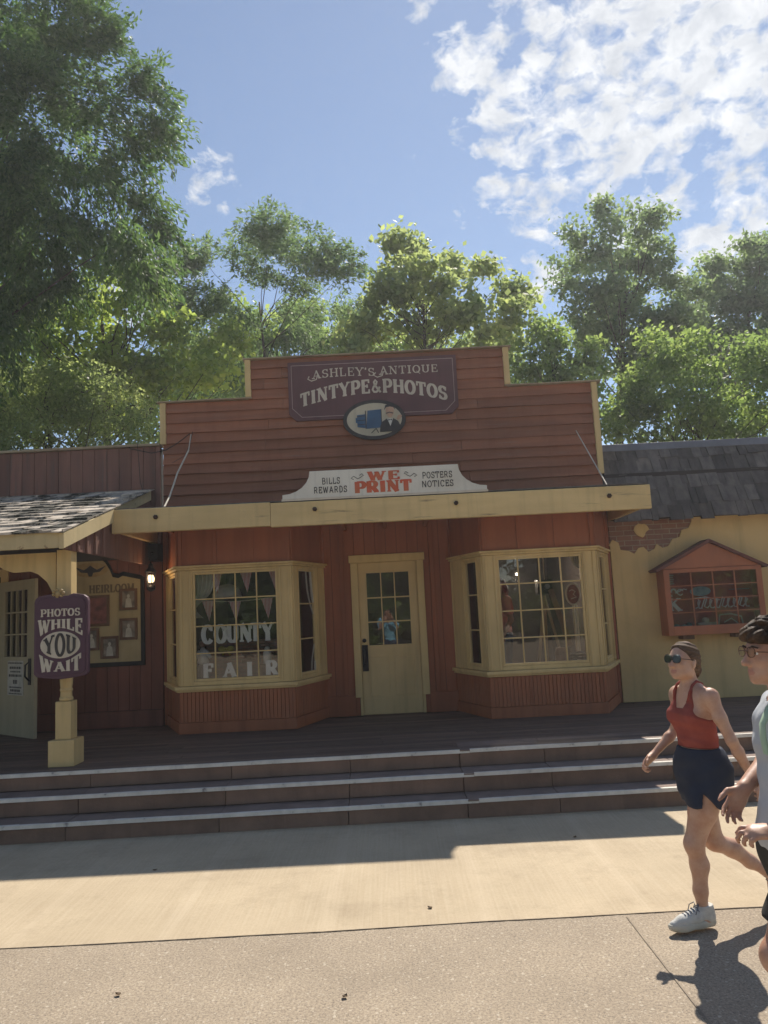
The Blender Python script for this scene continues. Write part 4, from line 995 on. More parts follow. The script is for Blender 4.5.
w = MB(); w.lathe([(.19, 2.14), (.185, 2.2), (.15, 2.27), (.09, 2.31), (.02, 2.32)], (X(223), 10.1), 20); w.build('shade', lace_m, ls, 0, True)
w = MB(); w.tube([(X(223), 10.1, 2.32), (X(223), 10.1, 2.6)], .006, 6); w.build('cord', iron_m, ls)
# curtains
def curtain(A, B, z1, z0, label, tie=.5, lean=1):
    w = MB(); N = 26; rows_ = 14; vs = []
    A = np.array(A, float); B = np.array(B, float); U = B - A; Nn = np.array([U[1], -U[0]]) / np.linalg.norm(U)
    for j in range(rows_ + 1):
        v = j / rows_; pinch = 1 - .62 * math.exp(-((v - tie) / .22) ** 2) - .25 * v
        for i in range(N + 1):
            u = i / N; uu = (1 - (1 - u) * pinch) if lean > 0 else u * pinch
            p = A + U * uu + Nn * (-.11 - .022 * math.sin(u * 34) * (.4 + pinch))
            vs.append((p[0], p[1], z1 + (z0 - z1) * v))
    w.add(vs, [(j * (N + 1) + i, j * (N + 1) + i + 1, (j + 1) * (N + 1) + i + 1, (j + 1) * (N + 1) + i) for j in range(rows_) for i in range(N)])
    o = w.build('curtain', lace_m, None, 0, True); sol = o.modifiers.new('cloth', 'SOLIDIFY'); sol.thickness = .003
    tag(o, label, 'curtain', 'lace curtains in the bay windows')
curtain((-1.12, 9.78), (-.86, 10.4), 2.5, 1.06, 'lace curtain gathered at the right side pane of the left bay', .55, 1)
curtain((-2.5, 9.72), (-2.2, 9.72), 2.5, 1.9, 'short lace curtain at the top left of the left bay', .8, -1)
curtain((.92, 10.35), (1.16, 9.78), 2.5, 1.06, 'lace curtain gathered at the left side pane of the right bay', .5, -1)
curtain((2.34, 9.74), (2.5, 9.74), 2.5, 2.2, 'short lace curtain at the top right of the right bay', .8, 1)
# tripod camera, round sign on a stand, log pile
X2 = lambda p, Y: float(at(p, 620, Y)[0])
tc_ = thing('tripod_camera', 'old wooden camera on a tall tripod inside the right bay window', 'camera', (X2(546, 10.9), 10.9, .505))
tx = X2(546, 10.9); w = MB()
for dx_, dy_ in ((-.22, -.12), (.26, -.1), (.03, .3)):
    w.tube([(tx, 10.9, 1.98), (tx + dx_ * .9, 10.9 + dy_ * .9, .8)], .022, 6); w.tube([(tx + dx_ * .8, 10.9 + dy_ * .8, .95), (tx + dx_ * 1.1, 10.9 + dy_ * 1.1, .51)], .014, 6)
w.build('tripod', pm('pale_oak', (.42, .3, .19), (.3, .21, .13)), tc_)
w = MB(); w.box(tx - .1, tx + .1, 10.78, 11.0, 2.0, 2.2); w.box(tx - .07, tx + .07, 10.68, 10.779, 2.03, 2.17); w.build('camera_box', iron_m, tc_, .006)
w = MB(); w.tube([(tx, 10.68, 2.1), (tx, 10.62, 2.1)], .035, 14); w.build('lens', flash_m, tc_)
w = MB(); w.tube([(tx + .02, 10.9, 2.2), (tx + .02, 10.9, 2.75)], .008, 6); w.build('cord', lett_m, tc_)
os_ = thing('oval_stand_sign', 'small oval red sign with white rim on a white stand in the right bay', 'sign', (X2(576, 10.2), 10.2, 1.0))
ox = X2(575, 10.2); oz = float(at(575, 594, 10.2)[2])
w = MB(); w.prism([(ox + .1 * math.cos(R(a)), oz + .145 * math.sin(R(a))) for a in range(0, 360, 12)], 10.2, 10.215); w.build('rim', lett_m, os_)
w = MB(); w.prism([(ox + .08 * math.cos(R(a)), oz + .125 * math.sin(R(a))) for a in range(0, 360, 12)], 10.192, 10.199); w.build('face', redphoto_m, os_)
w = MB()
stroke(w, [(ox - .05, oz + .04), (ox - .01, oz + .06), (ox + .03, oz + .03), (ox + .0, oz), (ox + .04, oz - .04), (ox - .03, oz - .06)], .012, 10.189); w.build('flourish', lett_m, os_)
w = MB(); w.tube([(ox, 10.22, oz - .14), (ox + .01, 10.22, 1.0)], .018, 8); w.box(ox + .03, ox + .05, 10.21, 10.23, 1.0, oz - .13); w.build('stand', lett_m, os_)
px_, pz_ = X2(577, 10.0), 1.0
for k in range(7):
    w = MB(); a = rnd.uniform(-.2, .2); z = 1.02 + k * .034; xo = rnd.uniform(-.03, .03)
    w.tube([(px_ - .13 + xo, 10.0 + a * .3, z), (px_ + xo, 10.0, z + .004), (px_ + .13 + xo, 10.0 - a * .3, z)], [.014, .016, .013], 7)
    tag(w.build('dark_rod', iron_m if k % 3 else flash_m), 'dark rod in the small stack at the lower right of the right bay', 'rod', 'stacked rods in the right bay')
w = MB(); bxx = X2(560, 10.35); w.lathe([(.085, 1.001), (.1, 1.06), (.105, 1.14), (.1, 1.22), (.085, 1.28)], (bxx, 10.35), 18); w.lathe([(.108, 1.07), (.108, 1.09)], (bxx, 10.35), 18); w.lathe([(.108, 1.19), (.108, 1.21)], (bxx, 10.35), 18)
tag(w.build('wooden_keg', wood_m, None, 0, True), 'small brown wooden keg on the shelf of the right bay', 'keg')
w = MB(); w.tube([(X2(553, 10.45), 10.45, 2.05), (X2(566, 10.45), 10.3, 1.3)], .05, 4); tag(w.build('leaning_board', wood_m), 'brown board leaning behind the keg in the right bay', 'board')
lb = thing('ceiling_lamp', 'single small lit bulb hanging inside the shop behind the right bay', 'lamp', (X2(520, 12.2), 12.2, 2.6))
lz = float(at(520, 574, 12.2)[2]); lx = X2(520, 12.2)
w = MB(); w.ball((lx, 12.2, lz), .022); w.build('bulb', bulb_m, lb, 0, True)
w = MB(); w.tube([(lx, 12.2, lz + .03), (lx, 12.2, 3.16)], .006, 6); w.lathe([(.02, lz + .02), (.022, lz + .06), (.01, lz + .08)], (lx, 12.2), 10); w.build('flex', iron_m, lb)
L_ = bpy.data.lights.new('bulb_light', 'POINT'); L_.energy = 45; L_.color = (1, .82, .62); L_.shadow_soft_size = .05
lo = bpy.data.objects.new('bulb_light', L_); COL.objects.link(lo); lo.location = (lx, 12.2, lz - .06)
L_ = bpy.data.lights.new('lantern_light', 'POINT'); L_.energy = 2.5; L_.color = (1, .7, .4); L_.shadow_soft_size = .04
lo = bpy.data.objects.new('lantern_light', L_); COL.objects.link(lo); lo.location = (-3.13, 10.12, 2.45)
#@@PEOPLE
# ------------------------------------------------------------------ trees
def leaf_mesh(name, P, D, Nn, ln, wd, tint, M, parent):
    """one rhombic leaf per point: P centres, D long axes, Nn rough normals"""
    N = len(P)
    D = D / (np.linalg.norm(D, axis=1, keepdims=True) + 1e-9)
    S = np.cross(D, Nn); S /= (np.linalg.norm(S, axis=1, keepdims=True) + 1e-9)
    ln = ln[:, None]; wd = wd[:, None]
    off = np.array(root_off(parent))
    V = np.stack([P - D * ln * .5, P + S * wd * .5 + D * ln * .05, P + D * ln * .5, P - S * wd * .5 + D * ln * .05], 1).reshape(-1, 3) - off
    me = bpy.data.meshes.new(name)
    me.vertices.add(4 * N); me.vertices.foreach_set('co', V.astype(np.float32).ravel())
    me.loops.add(4 * N); me.loops.foreach_set('vertex_index', np.arange(4 * N, dtype=np.int32))
    me.polygons.add(N); me.polygons.foreach_set('loop_start', np.arange(0, 4 * N, 4, dtype=np.int32)); me.polygons.foreach_set('loop_total', np.full(N, 4, dtype=np.int32))
    a = me.attributes.new('tint', 'FLOAT', 'FACE'); a.data.foreach_set('value', np.clip(tint, 0, 1).astype(np.float32))
    me.update(calc_edges=True); me.materials.append(M)
    o = bpy.data.objects.new(name, me); COL.objects.link(o); o.parent = parent
    return o
def unit(n, rs): v = rs.normal(size=(n, 3)); return v / np.linalg.norm(v, axis=1, keepdims=True)
def tree(name, label, base, lobes, M, seed, per=60, ncl=1.0, leaf=.11, asp=.55, cl_r=.38, style='broad', group=None, trunk_r=.16, limbs=1.0, nolimb=False):
    """lobes: (x, y, z, rx, rz) ellipsoids that make up the crown"""
    rs = np.random.RandomState(seed)
    t = thing(name, label, 'tree', tuple(map(float, base)), group)
    base = np.array(base, float)
    ctr = np.average([l[:3] for l in lobes], axis=0, weights=[l[3] ** 2 for l in lobes])
    CP, CR, CT = [], [], []
    for (x, y, z, rx, rz) in lobes:
        k = max(5, int(15 * ncl * (rx * rx + rx * rz) / (cl_r / .38) ** 2 / 2))
        d = unit(k, rs); r = rs.uniform(.25, 1, (k, 1)) ** .45
        d = d * r * np.array([rx, rx * .9, rz]) * rs.uniform(.85, 1.18, (k, 1))
        CP.append(np.array([x, y, z]) + d); CR.append(np.full(k, cl_r) * rs.uniform(.6, 1.35, k)); CT.append(rs.uniform(0, 1, k))
    CP = np.concatenate(CP); CR = np.concatenate(CR); CT = np.concatenate(CT)
    K = len(CP)
    n = (per * (CR / cl_r) ** 2).astype(int) + 4
    idx = np.repeat(np.arange(K), n); N = len(idx)
    out = CP - ctr; out /= (np.linalg.norm(out, axis=1, keepdims=True) + 1e-9)
    if style == 'broad':
        g = rs.normal(size=(N, 3)) * .5; g[:, 2] *= .7
        P = CP[idx] + g * CR[idx][:, None]
        D = rs.normal(size=(N, 3)) + out[idx] * .6 + np.array([0, 0, -.6]); Nn = rs.normal(size=(N, 3)) * .8 + np.array([0, 0, 1.0])
        ln = leaf * rs.uniform(.6, 1.35, N); wd = ln * asp * rs.uniform(.7, 1.3, N)
    else:       # feathery sprays: each clump is a bundle of drooping fronds
        a = rs.uniform(0, 1, N); fr = rs.randint(0, 7, N)
        fd = unit(K * 7, rs).reshape(K, 7, 3) * .8; fd[:, :, 2] = fd[:, :, 2] * .35 - .12
        dirs = fd[idx, fr] + out[idx] * .7
        dirs /= np.linalg.norm(dirs, axis=1, keepdims=True)
        P = CP[idx] + dirs * (a * 1.7 * CR[idx])[:, None] + np.stack([np.zeros(N), np.zeros(N), -.55 * (a ** 2) * CR[idx]], 1)
        P += rs.normal(size=(N, 3)) * (.055 + .08 * (1 - a))[:, None]
        D = dirs + rs.normal(size=(N, 3)) * .55 + np.array([0, 0, -.5]); Nn = rs.normal(size=(N, 3)) * .7 + np.array([0, 0, 1.0])
        ln = leaf * rs.uniform(.6, 1.4, N); wd = ln * asp * rs.uniform(.7, 1.3, N)
    tint = .55 * CT[idx] + .45 * rs.uniform(0, 1, N)
    leaf_mesh('crown', P, D, Nn, ln, wd, tint, M, t)
    # trunk and limbs
    w = MB(); top = ctr + np.array([0, 0, max(l[4] for l in lobes) * .6])
    pts = []
    for i in range(9):
        q = i / 8; p = base + (top - base) * q; p[0] += .12 * math.sin(q * 5 + seed) * (top[2] / 8); p[1] += .1 * math.sin(q * 4 + 2 * seed); pts.append(p)
    w.tube(pts, [trunk_r * (1.25 if i == 0 else 1) * (1 - .85 * i / 8) for i in range(9)], 9)
    w.build('trunk', bark_m, t, 0, True)
    if not nolimb:
        w = MB(); sel = rs.permutation(K)[:int(min(K, 46 * limbs))]
        for s_ in sel:
            e = CP[s_]; q = np.clip((e[2] - base[2] - rs.uniform(.5, 1.1) * np.linalg.norm(e[:2] - ctr[:2]) - .3) / (top[2] - base[2]), .12, .94)
            i0 = q * 8; a = pts[int(i0)] + (pts[min(8, int(i0) + 1)] - pts[int(i0)]) * (i0 - int(i0))
            mid = (a + e) / 2 + rs.normal(size=3) * .12 + np.array([0, 0, -.1 if style == 'broad' else .15])
            r0 = trunk_r * .24 * (1 - .6 * q)
            w.tube([a, (a + mid) / 2 + rs.normal(size=3) * .04, mid, (mid + e) / 2 + rs.normal(size=3) * .05, e], [r0, r0 * .8, r0 * .6, r0 * .38, r0 * .14], 5)
        w.build('limbs', bark_m, t, 0, True)
    return t
def lob(L, Y, dY=0.0, seed=0):
    """crown lobes from a sketch (x, y, radius in pixels[, depth shift]) standing at the real distance Y"""
    rs = np.random.RandomState(seed + 5); o = []
    for l in L:
        d = Y + (l[4] if len(l) > 4 else rs.uniform(-dY, dY)); p = at(l[0], l[1], d); s = d / FPX
        o.append((p[0], p[1], p[2], l[2] * s, (l[3] if len(l) > 3 and l[3] else l[2]) * s))
    return o
def ground_at(x, Y): p = at(x, 600, Y); return (p[0], p[1], 0)
# tall dark cypress leaning in from the left
tree('bald_cypress', 'tall dark feathery cypress filling the upper left corner', (-10.2, 14.5, 0),
     lob([(0, 10, 50), (10, 90, 50), (5, 160, 55), (20, 215, 45), (50, 20, 35), (-70, 60, 80), (40, -40, 50), (75, 0, 22), (100, 30, 16), (45, 55, 40), (75, 60, 24), (20, 110, 50), (95, 110, 28), (135, 85, 11), (150, 125, 11), (130, 150, 18), (85, 170, 34), (40, 180, 48), (135, 195, 18), (156, 222, 12), (130, 240, 16), (88, 225, 28), (30, 245, 45), (-30, 200, 70), (0, 290, 40), (55, 285, 26), (-50, 320, 50), (140, 268, 9)], 13.5, 1.0, 1),
     leaf_dark, 21, per=300, ncl=1.9, leaf=.125, asp=.32, cl_r=.42, style='spray', trunk_r=.2, limbs=.4)
tree('maple_tree', 'bright lime green broadleaf tree under the dark cypress', ground_at(120, 17),
     lob([(130, 290, 32), (100, 320, 36), (160, 315, 30), (195, 340, 28), (60, 345, 40), (130, 360, 38), (20, 330, 45), (215, 370, 26), (235, 335, 14), (170, 380, 30), (20, 395, 40), (90, 390, 40), (145, 285, 14)], 17, 1.0, 2),
     leaf_lime, 22, per=85, ncl=1.8, leaf=.14, asp=.7, cl_r=.4, trunk_r=.2)
tree('round_bush_tree', 'dense pale green small leaved tree just above the left board parapet', ground_at(60, 14.2),
     lob([(60, 420, 50), (10, 410, 50), (110, 415, 42), (145, 430, 22), (80, 390, 36), (30, 450, 45), (120, 452, 32), (-40, 420, 50)], 14.2, .5, 3),
     leaf_pale, 23, per=110, ncl=1.9, leaf=.075, asp=.55, cl_r=.28, trunk_r=.12)
tree('bald_cypress', 'feathery blue green cypress with forked bare limbs behind the left end of the false front', ground_at(270, 20),
     lob([(262, 232, 15, 18), (250, 262, 22), (285, 248, 22), (318, 252, 18), (328, 275, 18), (300, 280, 26), (270, 290, 26), (205, 268, 12, 18), (212, 300, 18), (235, 310, 24), (190, 325, 22), (300, 315, 26), (340, 315, 22), (355, 330, 14), (265, 335, 26), (225, 350, 28), (200, 385, 26), (240, 385, 26), (300, 345, 24), (180, 300, 12)], 20, 1.0, 4),
     leaf_blue, 24, per=380, ncl=1.0, leaf=.13, asp=.32, cl_r=.5, style='spray', trunk_r=.14, limbs=.4)
tree('sweetgum_tree', 'pale yellow green open tree behind the purple sign', ground_at(430, 18),
     lob([(405, 250, 20), (432, 275, 24), (395, 285, 24), (385, 315, 28), (425, 320, 30), (465, 300, 22), (470, 330, 26), (500, 290, 14), (512, 310, 16), (440, 290, 18), (360, 335, 20), (505, 338, 18), (350, 345, 14), (485, 268, 9), (455, 268, 10), (395, 240, 8), (522, 292, 8)], 18, 1.0, 5),
     leaf_pale, 25, per=75, ncl=1.7, leaf=.15, asp=.72, cl_r=.34, trunk_r=.15)
tree('small_oak_tree', 'dark green tree beside the upper right step of the false front', ground_at(548, 17),
     lob([(545, 340, 18), (530, 360, 20), (560, 362, 24), (585, 352, 16), (520, 385, 18), (548, 385, 24), (580, 385, 22), (540, 328, 8), (590, 375, 20)], 17, .6, 6),
     leaf_mid, 26, per=80, ncl=1.9, leaf=.12, asp=.65, cl_r=.3, trunk_r=.12)
tree('poplar_tree', 'tall grey green tree with narrow upright tops right of the false front', ground_at(620, 22),
     lob([(575, 245, 14, 20), (568, 270, 16), (590, 262, 18), (612, 225, 12, 26), (640, 225, 12, 26), (625, 255, 22), (650, 250, 15), (600, 290, 26), (640, 285, 26), (572, 300, 20), (590, 325, 24), (630, 320, 30), (668, 265, 11, 26), (675, 290, 16), (680, 318, 22), (655, 335, 26), (610, 350, 30), (650, 365, 30), (600, 215, 6, 14), (655, 215, 6, 14)], 22, 1.0, 7),
     leaf_grey, 27, per=100, ncl=2.1, leaf=.15, asp=.6, cl_r=.4, trunk_r=.22)
tree('elm_tree', 'soft grey green tree reaching the right edge above the shingle roof', ground_at(740, 24),
     lob([(735, 285, 30), (700, 300, 24), (765, 265, 30), (790, 250, 30), (720, 330, 34), (760, 320, 36), (690, 350, 30), (740, 365, 36), (785, 355, 36), (710, 275, 14), (750, 252, 12)], 24, 1.0, 8),
     leaf_grey, 28, per=100, ncl=2.1, leaf=.16, asp=.6, cl_r=.42, trunk_r=.22)
tree('dogwood_tree', 'bushy bright green tree low above the shingle roof ridge', ground_at(660, 15.5),
     lob([(660, 385, 30), (625, 400, 28), (645, 425, 34), (690, 410, 34), (715, 385, 26), (735, 420, 34), (612, 430, 24), (760, 400, 26), (770, 435, 30), (675, 365, 16), (700, 440, 34), (785, 380, 26), (738, 350, 20), (700, 350, 22), (655, 350, 20), (765, 360, 24)], 15.5, .7, 9),
     leaf_mid, 29, per=95, ncl=1.9, leaf=.1, asp=.6, cl_r=.3, trunk_r=.13)
tree('maple_tree', 'mid green tree filling the gap behind the shop roof and the cypress', ground_at(320, 25),
     lob([(330, 330, 26), (300, 360, 34), (350, 360, 34), (250, 370, 34), (400, 360, 34), (450, 365, 34), (210, 400, 34), (500, 370, 30), (215, 350, 34), (260, 345, 32), (295, 325, 26), (180, 370, 36), (150, 400, 36), (110, 400, 36), (60, 400, 40), (230, 310, 20)], 25, 1, 10),
     leaf_mid, 30, per=90, ncl=2.0, leaf=.17, asp=.6, cl_r=.45, trunk_r=.18, nolimb=True)
# trees across the walk, behind the photographer; they shade the window reflections
for i, (x, y, h, r, s) in enumerate(((-15, -21, 7, 4.2, 41), (-8.8, -23, 7.6, 4.4, 42), (-2.6, -21.5, 7, 4.2, 43), (3.8, -23, 7.8, 4.5, 44), (10.2, -21, 7, 4.2, 45), (16.8, -22.5, 7.4, 4.4, 46))):
    rs_ = random.Random(s); L = [(x + rs_.uniform(-r * .6, r * .6), y + rs_.uniform(-1.5, 1.5), h * .25 + q * h * .13, r * rs_.uniform(.5, .75), r * .45) for q in range(7)]
    L += [(x + rs_.uniform(-r, r), y + .5, 1.5, 1.5, 1.3) for _ in range(5)]
    tree('shade_tree', ['broad tree farthest left across the walk behind the viewer', 'tall tree left across the walk behind the viewer', 'tree straight across the walk mirrored in the door', 'tallest tree across the walk mirrored in the right bay', 'tree right across the walk behind the viewer', 'tree farthest right across the walk behind the viewer'][i],
         (x, y, 0), L, leaf_mid, s, per=55, ncl=1.3, leaf=.42, asp=.6, cl_r=.75, trunk_r=.25, nolimb=True, group='trees across the walk')
# far belt of woodland closing the view
rs = np.random.RandomState(77); K = 420
th = rs.uniform(-1.25, 1.25, K); rad = rs.uniform(42, 54, K)
C = np.stack([rad * np.sin(th), rad * np.cos(th), rs.uniform(.5, 8.5, K)], 1)
idx = np.repeat(np.arange(K), 90); N = len(idx)
P = C[idx] + rs.normal(size=(N, 3)) * np.array([1.0, 1.0, .8])
lf = leaf_mesh('woodland', P, rs.normal(size=(N, 3)), rs.normal(size=(N, 3)) + np.array([0, 0, .6]), rs.uniform(.35, .7, N), rs.uniform(.2, .4, N), .5 * rs.uniform(0, 1, K)[idx] + .5 * rs.uniform(0, 1, N), leaf_mid, None)
tag(lf, kind='stuff')
# ------------------------------------------------------------------ people: smooth distance fields meshed with surface nets
def nrm(v): v = np.array(v, float); return v / (np.linalg.norm(v) + 1e-12)
class Body:
    def __init__(s): s.p = []
    def cap(s, a, b, ra, rb, k=.02, flat=None):
        s.p.append(('c', np.array(a, float), np.array(b, float), ra, rb, k, flat)); return s
    def ell(s, c, r, ax=None, k=.03):
        """ellipsoid: radii along the three axes of ax (rows)"""
        s.p.append(('e', np.array(c, float), np.array(r, float), np.eye(3) if ax is None else np.array([nrm(a) for a in ax]), 0, k, None)); return s
    def chain(s, pts, rs_, k=.02):
        for i in range(len(pts) - 1): s.cap(pts[i], pts[i + 1], rs_[i], rs_[i + 1], k)
        return s
def field(prims, infl, X, Y, Z, lo, h, F=None):
    if F is None: F = np.full((len(X), len(Y), len(Z)), 1.0, np.float32)
    ks = 0
    for p in prims:
        k = p[5]
        if p[0] == 'c':
            mn = np.minimum(p[1] - p[3], p[2] - p[4]); mx = np.maximum(p[1] + p[3], p[2] + p[4])
        else:
            e = np.sqrt(((p[3] * p[2][:, None]) ** 2).sum(0)); mn = p[1] - e; mx = p[1] + e
        pad = infl + k + 3 * h + .01
        i0 = np.maximum(((mn - pad - lo) / h).astype(int), 0); i1 = np.minimum(((mx + pad - lo) / h).astype(int) + 2, F.shape)
        if (i1 <= i0).any(): continue
        x = X[i0[0]:i1[0]][:, None, None]; y = Y[i0[1]:i1[1]][None, :, None]; z = Z[i0[2]:i1[2]][None, None, :]
        if p[0] == 'c':
            ba = p[2] - p[1]; L = ba @ ba + 1e-12
            px, py, pz = x - p[1][0], y - p[1][1], z - p[1][2]
            t = np.clip((px * ba[0] + py * ba[1] + pz * ba[2]) / L, 0, 1)
            d = np.sqrt((px - t * ba[0]) ** 2 + (py - t * ba[1]) ** 2 + (pz - t * ba[2]) ** 2) - (p[3] + (p[4] - p[3]) * t)
        else:
            px, py, pz = x - p[1][0], y - p[1][1], z - p[1][2]; q = []
            for a in range(3): q.append(px * p[3][a][0] + py * p[3][a][1] + pz * p[3][a][2])
            k0 = np.sqrt(sum((q[a] / p[2][a]) ** 2 for a in range(3))); k1 = np.sqrt(sum((q[a] / p[2][a] ** 2) ** 2 for a in range(3))) + 1e-9
            d = k0 * (k0 - 1) / k1
        d = d - infl
        sub = F[i0[0]:i1[0], i0[1]:i1[1], i0[2]:i1[2]]
        hh = np.maximum(k - np.abs(d - sub), 0) / k
        sub[...] = np.minimum(d, sub) - hh * hh * k * .25
    return F
def nets(F, lo, h):
    """naive surface nets"""
    S = F < 0
    c = [S[i:S.shape[0] - 1 + i, j:S.shape[1] - 1 + j, k:S.shape[2] - 1 + k] for i in (0, 1) for j in (0, 1) for k in (0, 1)]
    cnt = sum(a.astype(np.int8) for a in c); act = (cnt > 0) & (cnt < 8)
    ids = -np.ones(act.shape, np.int64); I = np.argwhere(act); ids[act] = np.arange(len(I))
    acc = np.zeros((len(I), 3)); n_ = np.zeros(len(I))
    cs = [(i, j, k) for i in (0, 1) for j in (0, 1) for k in (0, 1)]
    for a in range(8):
        for b in range(a + 1, 8):
            if sum(abs(cs[a][q] - cs[b][q]) for q in range(3)) != 1: continue
            fa = F[I[:, 0] + cs[a][0], I[:, 1] + cs[a][1], I[:, 2] + cs[a][2]]; fb = F[I[:, 0] + cs[b][0], I[:, 1] + cs[b][1], I[:, 2] + cs[b][2]]
            mk = (fa < 0) != (fb < 0); t = np.where(mk, fa / (fa - fb + 1e-12), 0)
            pt = np.array(cs[a])[None] + t[:, None] * (np.array(cs[b]) - np.array(cs[a]))[None]
            acc[mk] += pt[mk]; n_[mk] += 1
    V = lo + (I + acc / n_[:, None]) * h
    Q = []
    for ax in range(3):
        a0 = [slice(None)] * 3; a1 = [slice(None)] * 3; a0[ax] = slice(0, -1); a1[ax] = slice(1, None)
        E = S[tuple(a0)] != S[tuple(a1)]; e = np.argwhere(E)
        o = [q for q in range(3) if q != ax]
        e = e[(e[:, o[0]] > 0) & (e[:, o[1]] > 0) & (e[:, o[0]] < ids.shape[o[0]]) & (e[:, o[1]] < ids.shape[o[1]]) & (e[:, ax] < ids.shape[ax])]
        def g(d0, d1):
            k = e.copy(); k[:, o[0]] -= d0; k[:, o[1]] -= d1; return ids[k[:, 0], k[:, 1], k[:, 2]]
        q = np.stack([g(0, 0), g(1, 0), g(1, 1), g(0, 1)], 1)
        fl = S[e[:, 0], e[:, 1], e[:, 2]]
        if ax == 1: fl = ~fl
        q[~fl] = q[~fl][:, ::-1]
        Q.append(q)
    Q = np.concatenate(Q); Q = Q[(Q >= 0).all(1)]
    return V, Q
def sculpt(name, prims, mats, parent, h=.007, infl=0.0, clip=None, disp=None, mi=None, relax=2):
    """mesh of the blended shapes, optionally cut by clip(x,y,z)<0 and roughened by disp"""
    lo = np.full(3, 1e9); hi = -lo
    for p in prims:
        if p[0] == 'c': mn = np.minimum(p[1] - p[3], p[2] - p[4]); mx = np.maximum(p[1] + p[3], p[2] + p[4])
        else: mn = p[1] - max(p[2]); mx = p[1] + max(p[2])
        lo = np.minimum(lo, mn); hi = np.maximum(hi, mx)
    lo = lo - infl - .03; hi = hi + infl + .03
    n_ = ((hi - lo) / h).astype(int) + 2
    X, Y, Z = [lo[a] + h * np.arange(n_[a]) for a in range(3)]
    F = field(prims, infl, X, Y, Z, lo, h)
    x, y, z = X[:, None, None], Y[None, :, None], Z[None, None, :]
    if disp is not None: F = F + disp(x, y, z)
    if clip is not None: F = np.maximum(F, clip(x, y, z))
    V, Q = nets(F, lo, h)
    # light relaxation removes the grid steps
    for _ in range(relax):
        acc = np.zeros_like(V); c_ = np.zeros(len(V))
        for a, b in ((0, 1), (1, 2), (2, 3), (3, 0)):
            np.add.at(acc, Q[:, a], V[Q[:, b]]); np.add.at(c_, Q[:, a], 1); np.add.at(acc, Q[:, b], V[Q[:, a]]); np.add.at(c_, Q[:, b], 1)
        V = V * .5 + .5 * acc / np.maximum(c_, 1)[:, None]
    off = np.array(root_off(parent))
    me = bpy.data.meshes.new(name)
    me.vertices.add(len(V)); me.vertices.foreach_set('co', (V - off).astype(np.float32).ravel())
    me.loops.add(4 * len(Q)); me.loops.foreach_set('vertex_index', Q.astype(np.int32).ravel())
    me.polygons.add(len(Q)); me.polygons.foreach_set('loop_start', np.arange(0, 4 * len(Q), 4, dtype=np.int32)); me.polygons.foreach_set('loop_total', np.full(len(Q), 4, dtype=np.int32))
    me.polygons.foreach_set('use_smooth', np.ones(len(Q), bool))
    for M in (mats if isinstance(mats, (list, tuple)) else [mats]): me.materials.append(M)
    if mi is not None:
        C = V[Q].mean(1); me.polygons.foreach_set('material_index', mi(C).astype(np.int32))
    me.update(calc_edges=True); me.validate()
    o = bpy.data.objects.new(name, me); COL.objects.link(o); o.parent = parent
    return o
def hand(B, wr, d, n, side, curl=.5, s=1.0, thumb=.6, k=.006):
    """palm and five fingers; d points along the hand, n out of the palm, side is +1 when the thumb lies on n x d"""
    wr = np.array(wr, float); d = nrm(d); n = nrm(np.array(n, float) - d * (np.array(n) @ d)); w = np.cross(n, d) * side
    B.ell(wr + d * .048 * s, (.052 * s, .04 * s, .0165 * s), (d, w, n), .012)
    B.cap(wr, wr + d * .035 * s, .024 * s, .022 * s, .015)
    for i, (ln, of, cv) in enumerate(((.072, .029, 0), (.08, .0095, .05), (.074, -.0095, .12), (.058, -.0275, .22))):
        p = wr + d * (.085 - .006 * abs(i - 1)) * s + w * of * s; a = (curl + cv) * .55; q = p - d * .012 * s
        dirv = nrm(d + w * (.1 * (1.2 - i)))
        for j, f in enumerate((.45, .31, .24)):
            e = p + (dirv * math.cos(a) + n * math.sin(a)) * ln * f * s
            B.cap(q if j == 0 else p, e, (.0092 - .0006 * j) * s, (.0086 - .0008 * j) * s, k); p = e; a += (curl + cv) * .9
    p0 = wr + d * .025 * s + w * .022 * s; t = nrm(d * .55 + w * .75 + n * thumb * .6); p1 = p0 + t * .042 * s; t2 = nrm(d * .85 + w * .3 + n * thumb * .7); p2 = p1 + t2 * .033 * s; p3 = p2 + nrm(t2 + n * .25) * .024 * s
    B.cap(p0, p1, .0155 * s, .0115 * s, .012); B.cap(p1, p2, .0108 * s, .0098 * s, k); B.cap(p2, p3, .0098 * s, .008 * s, k)
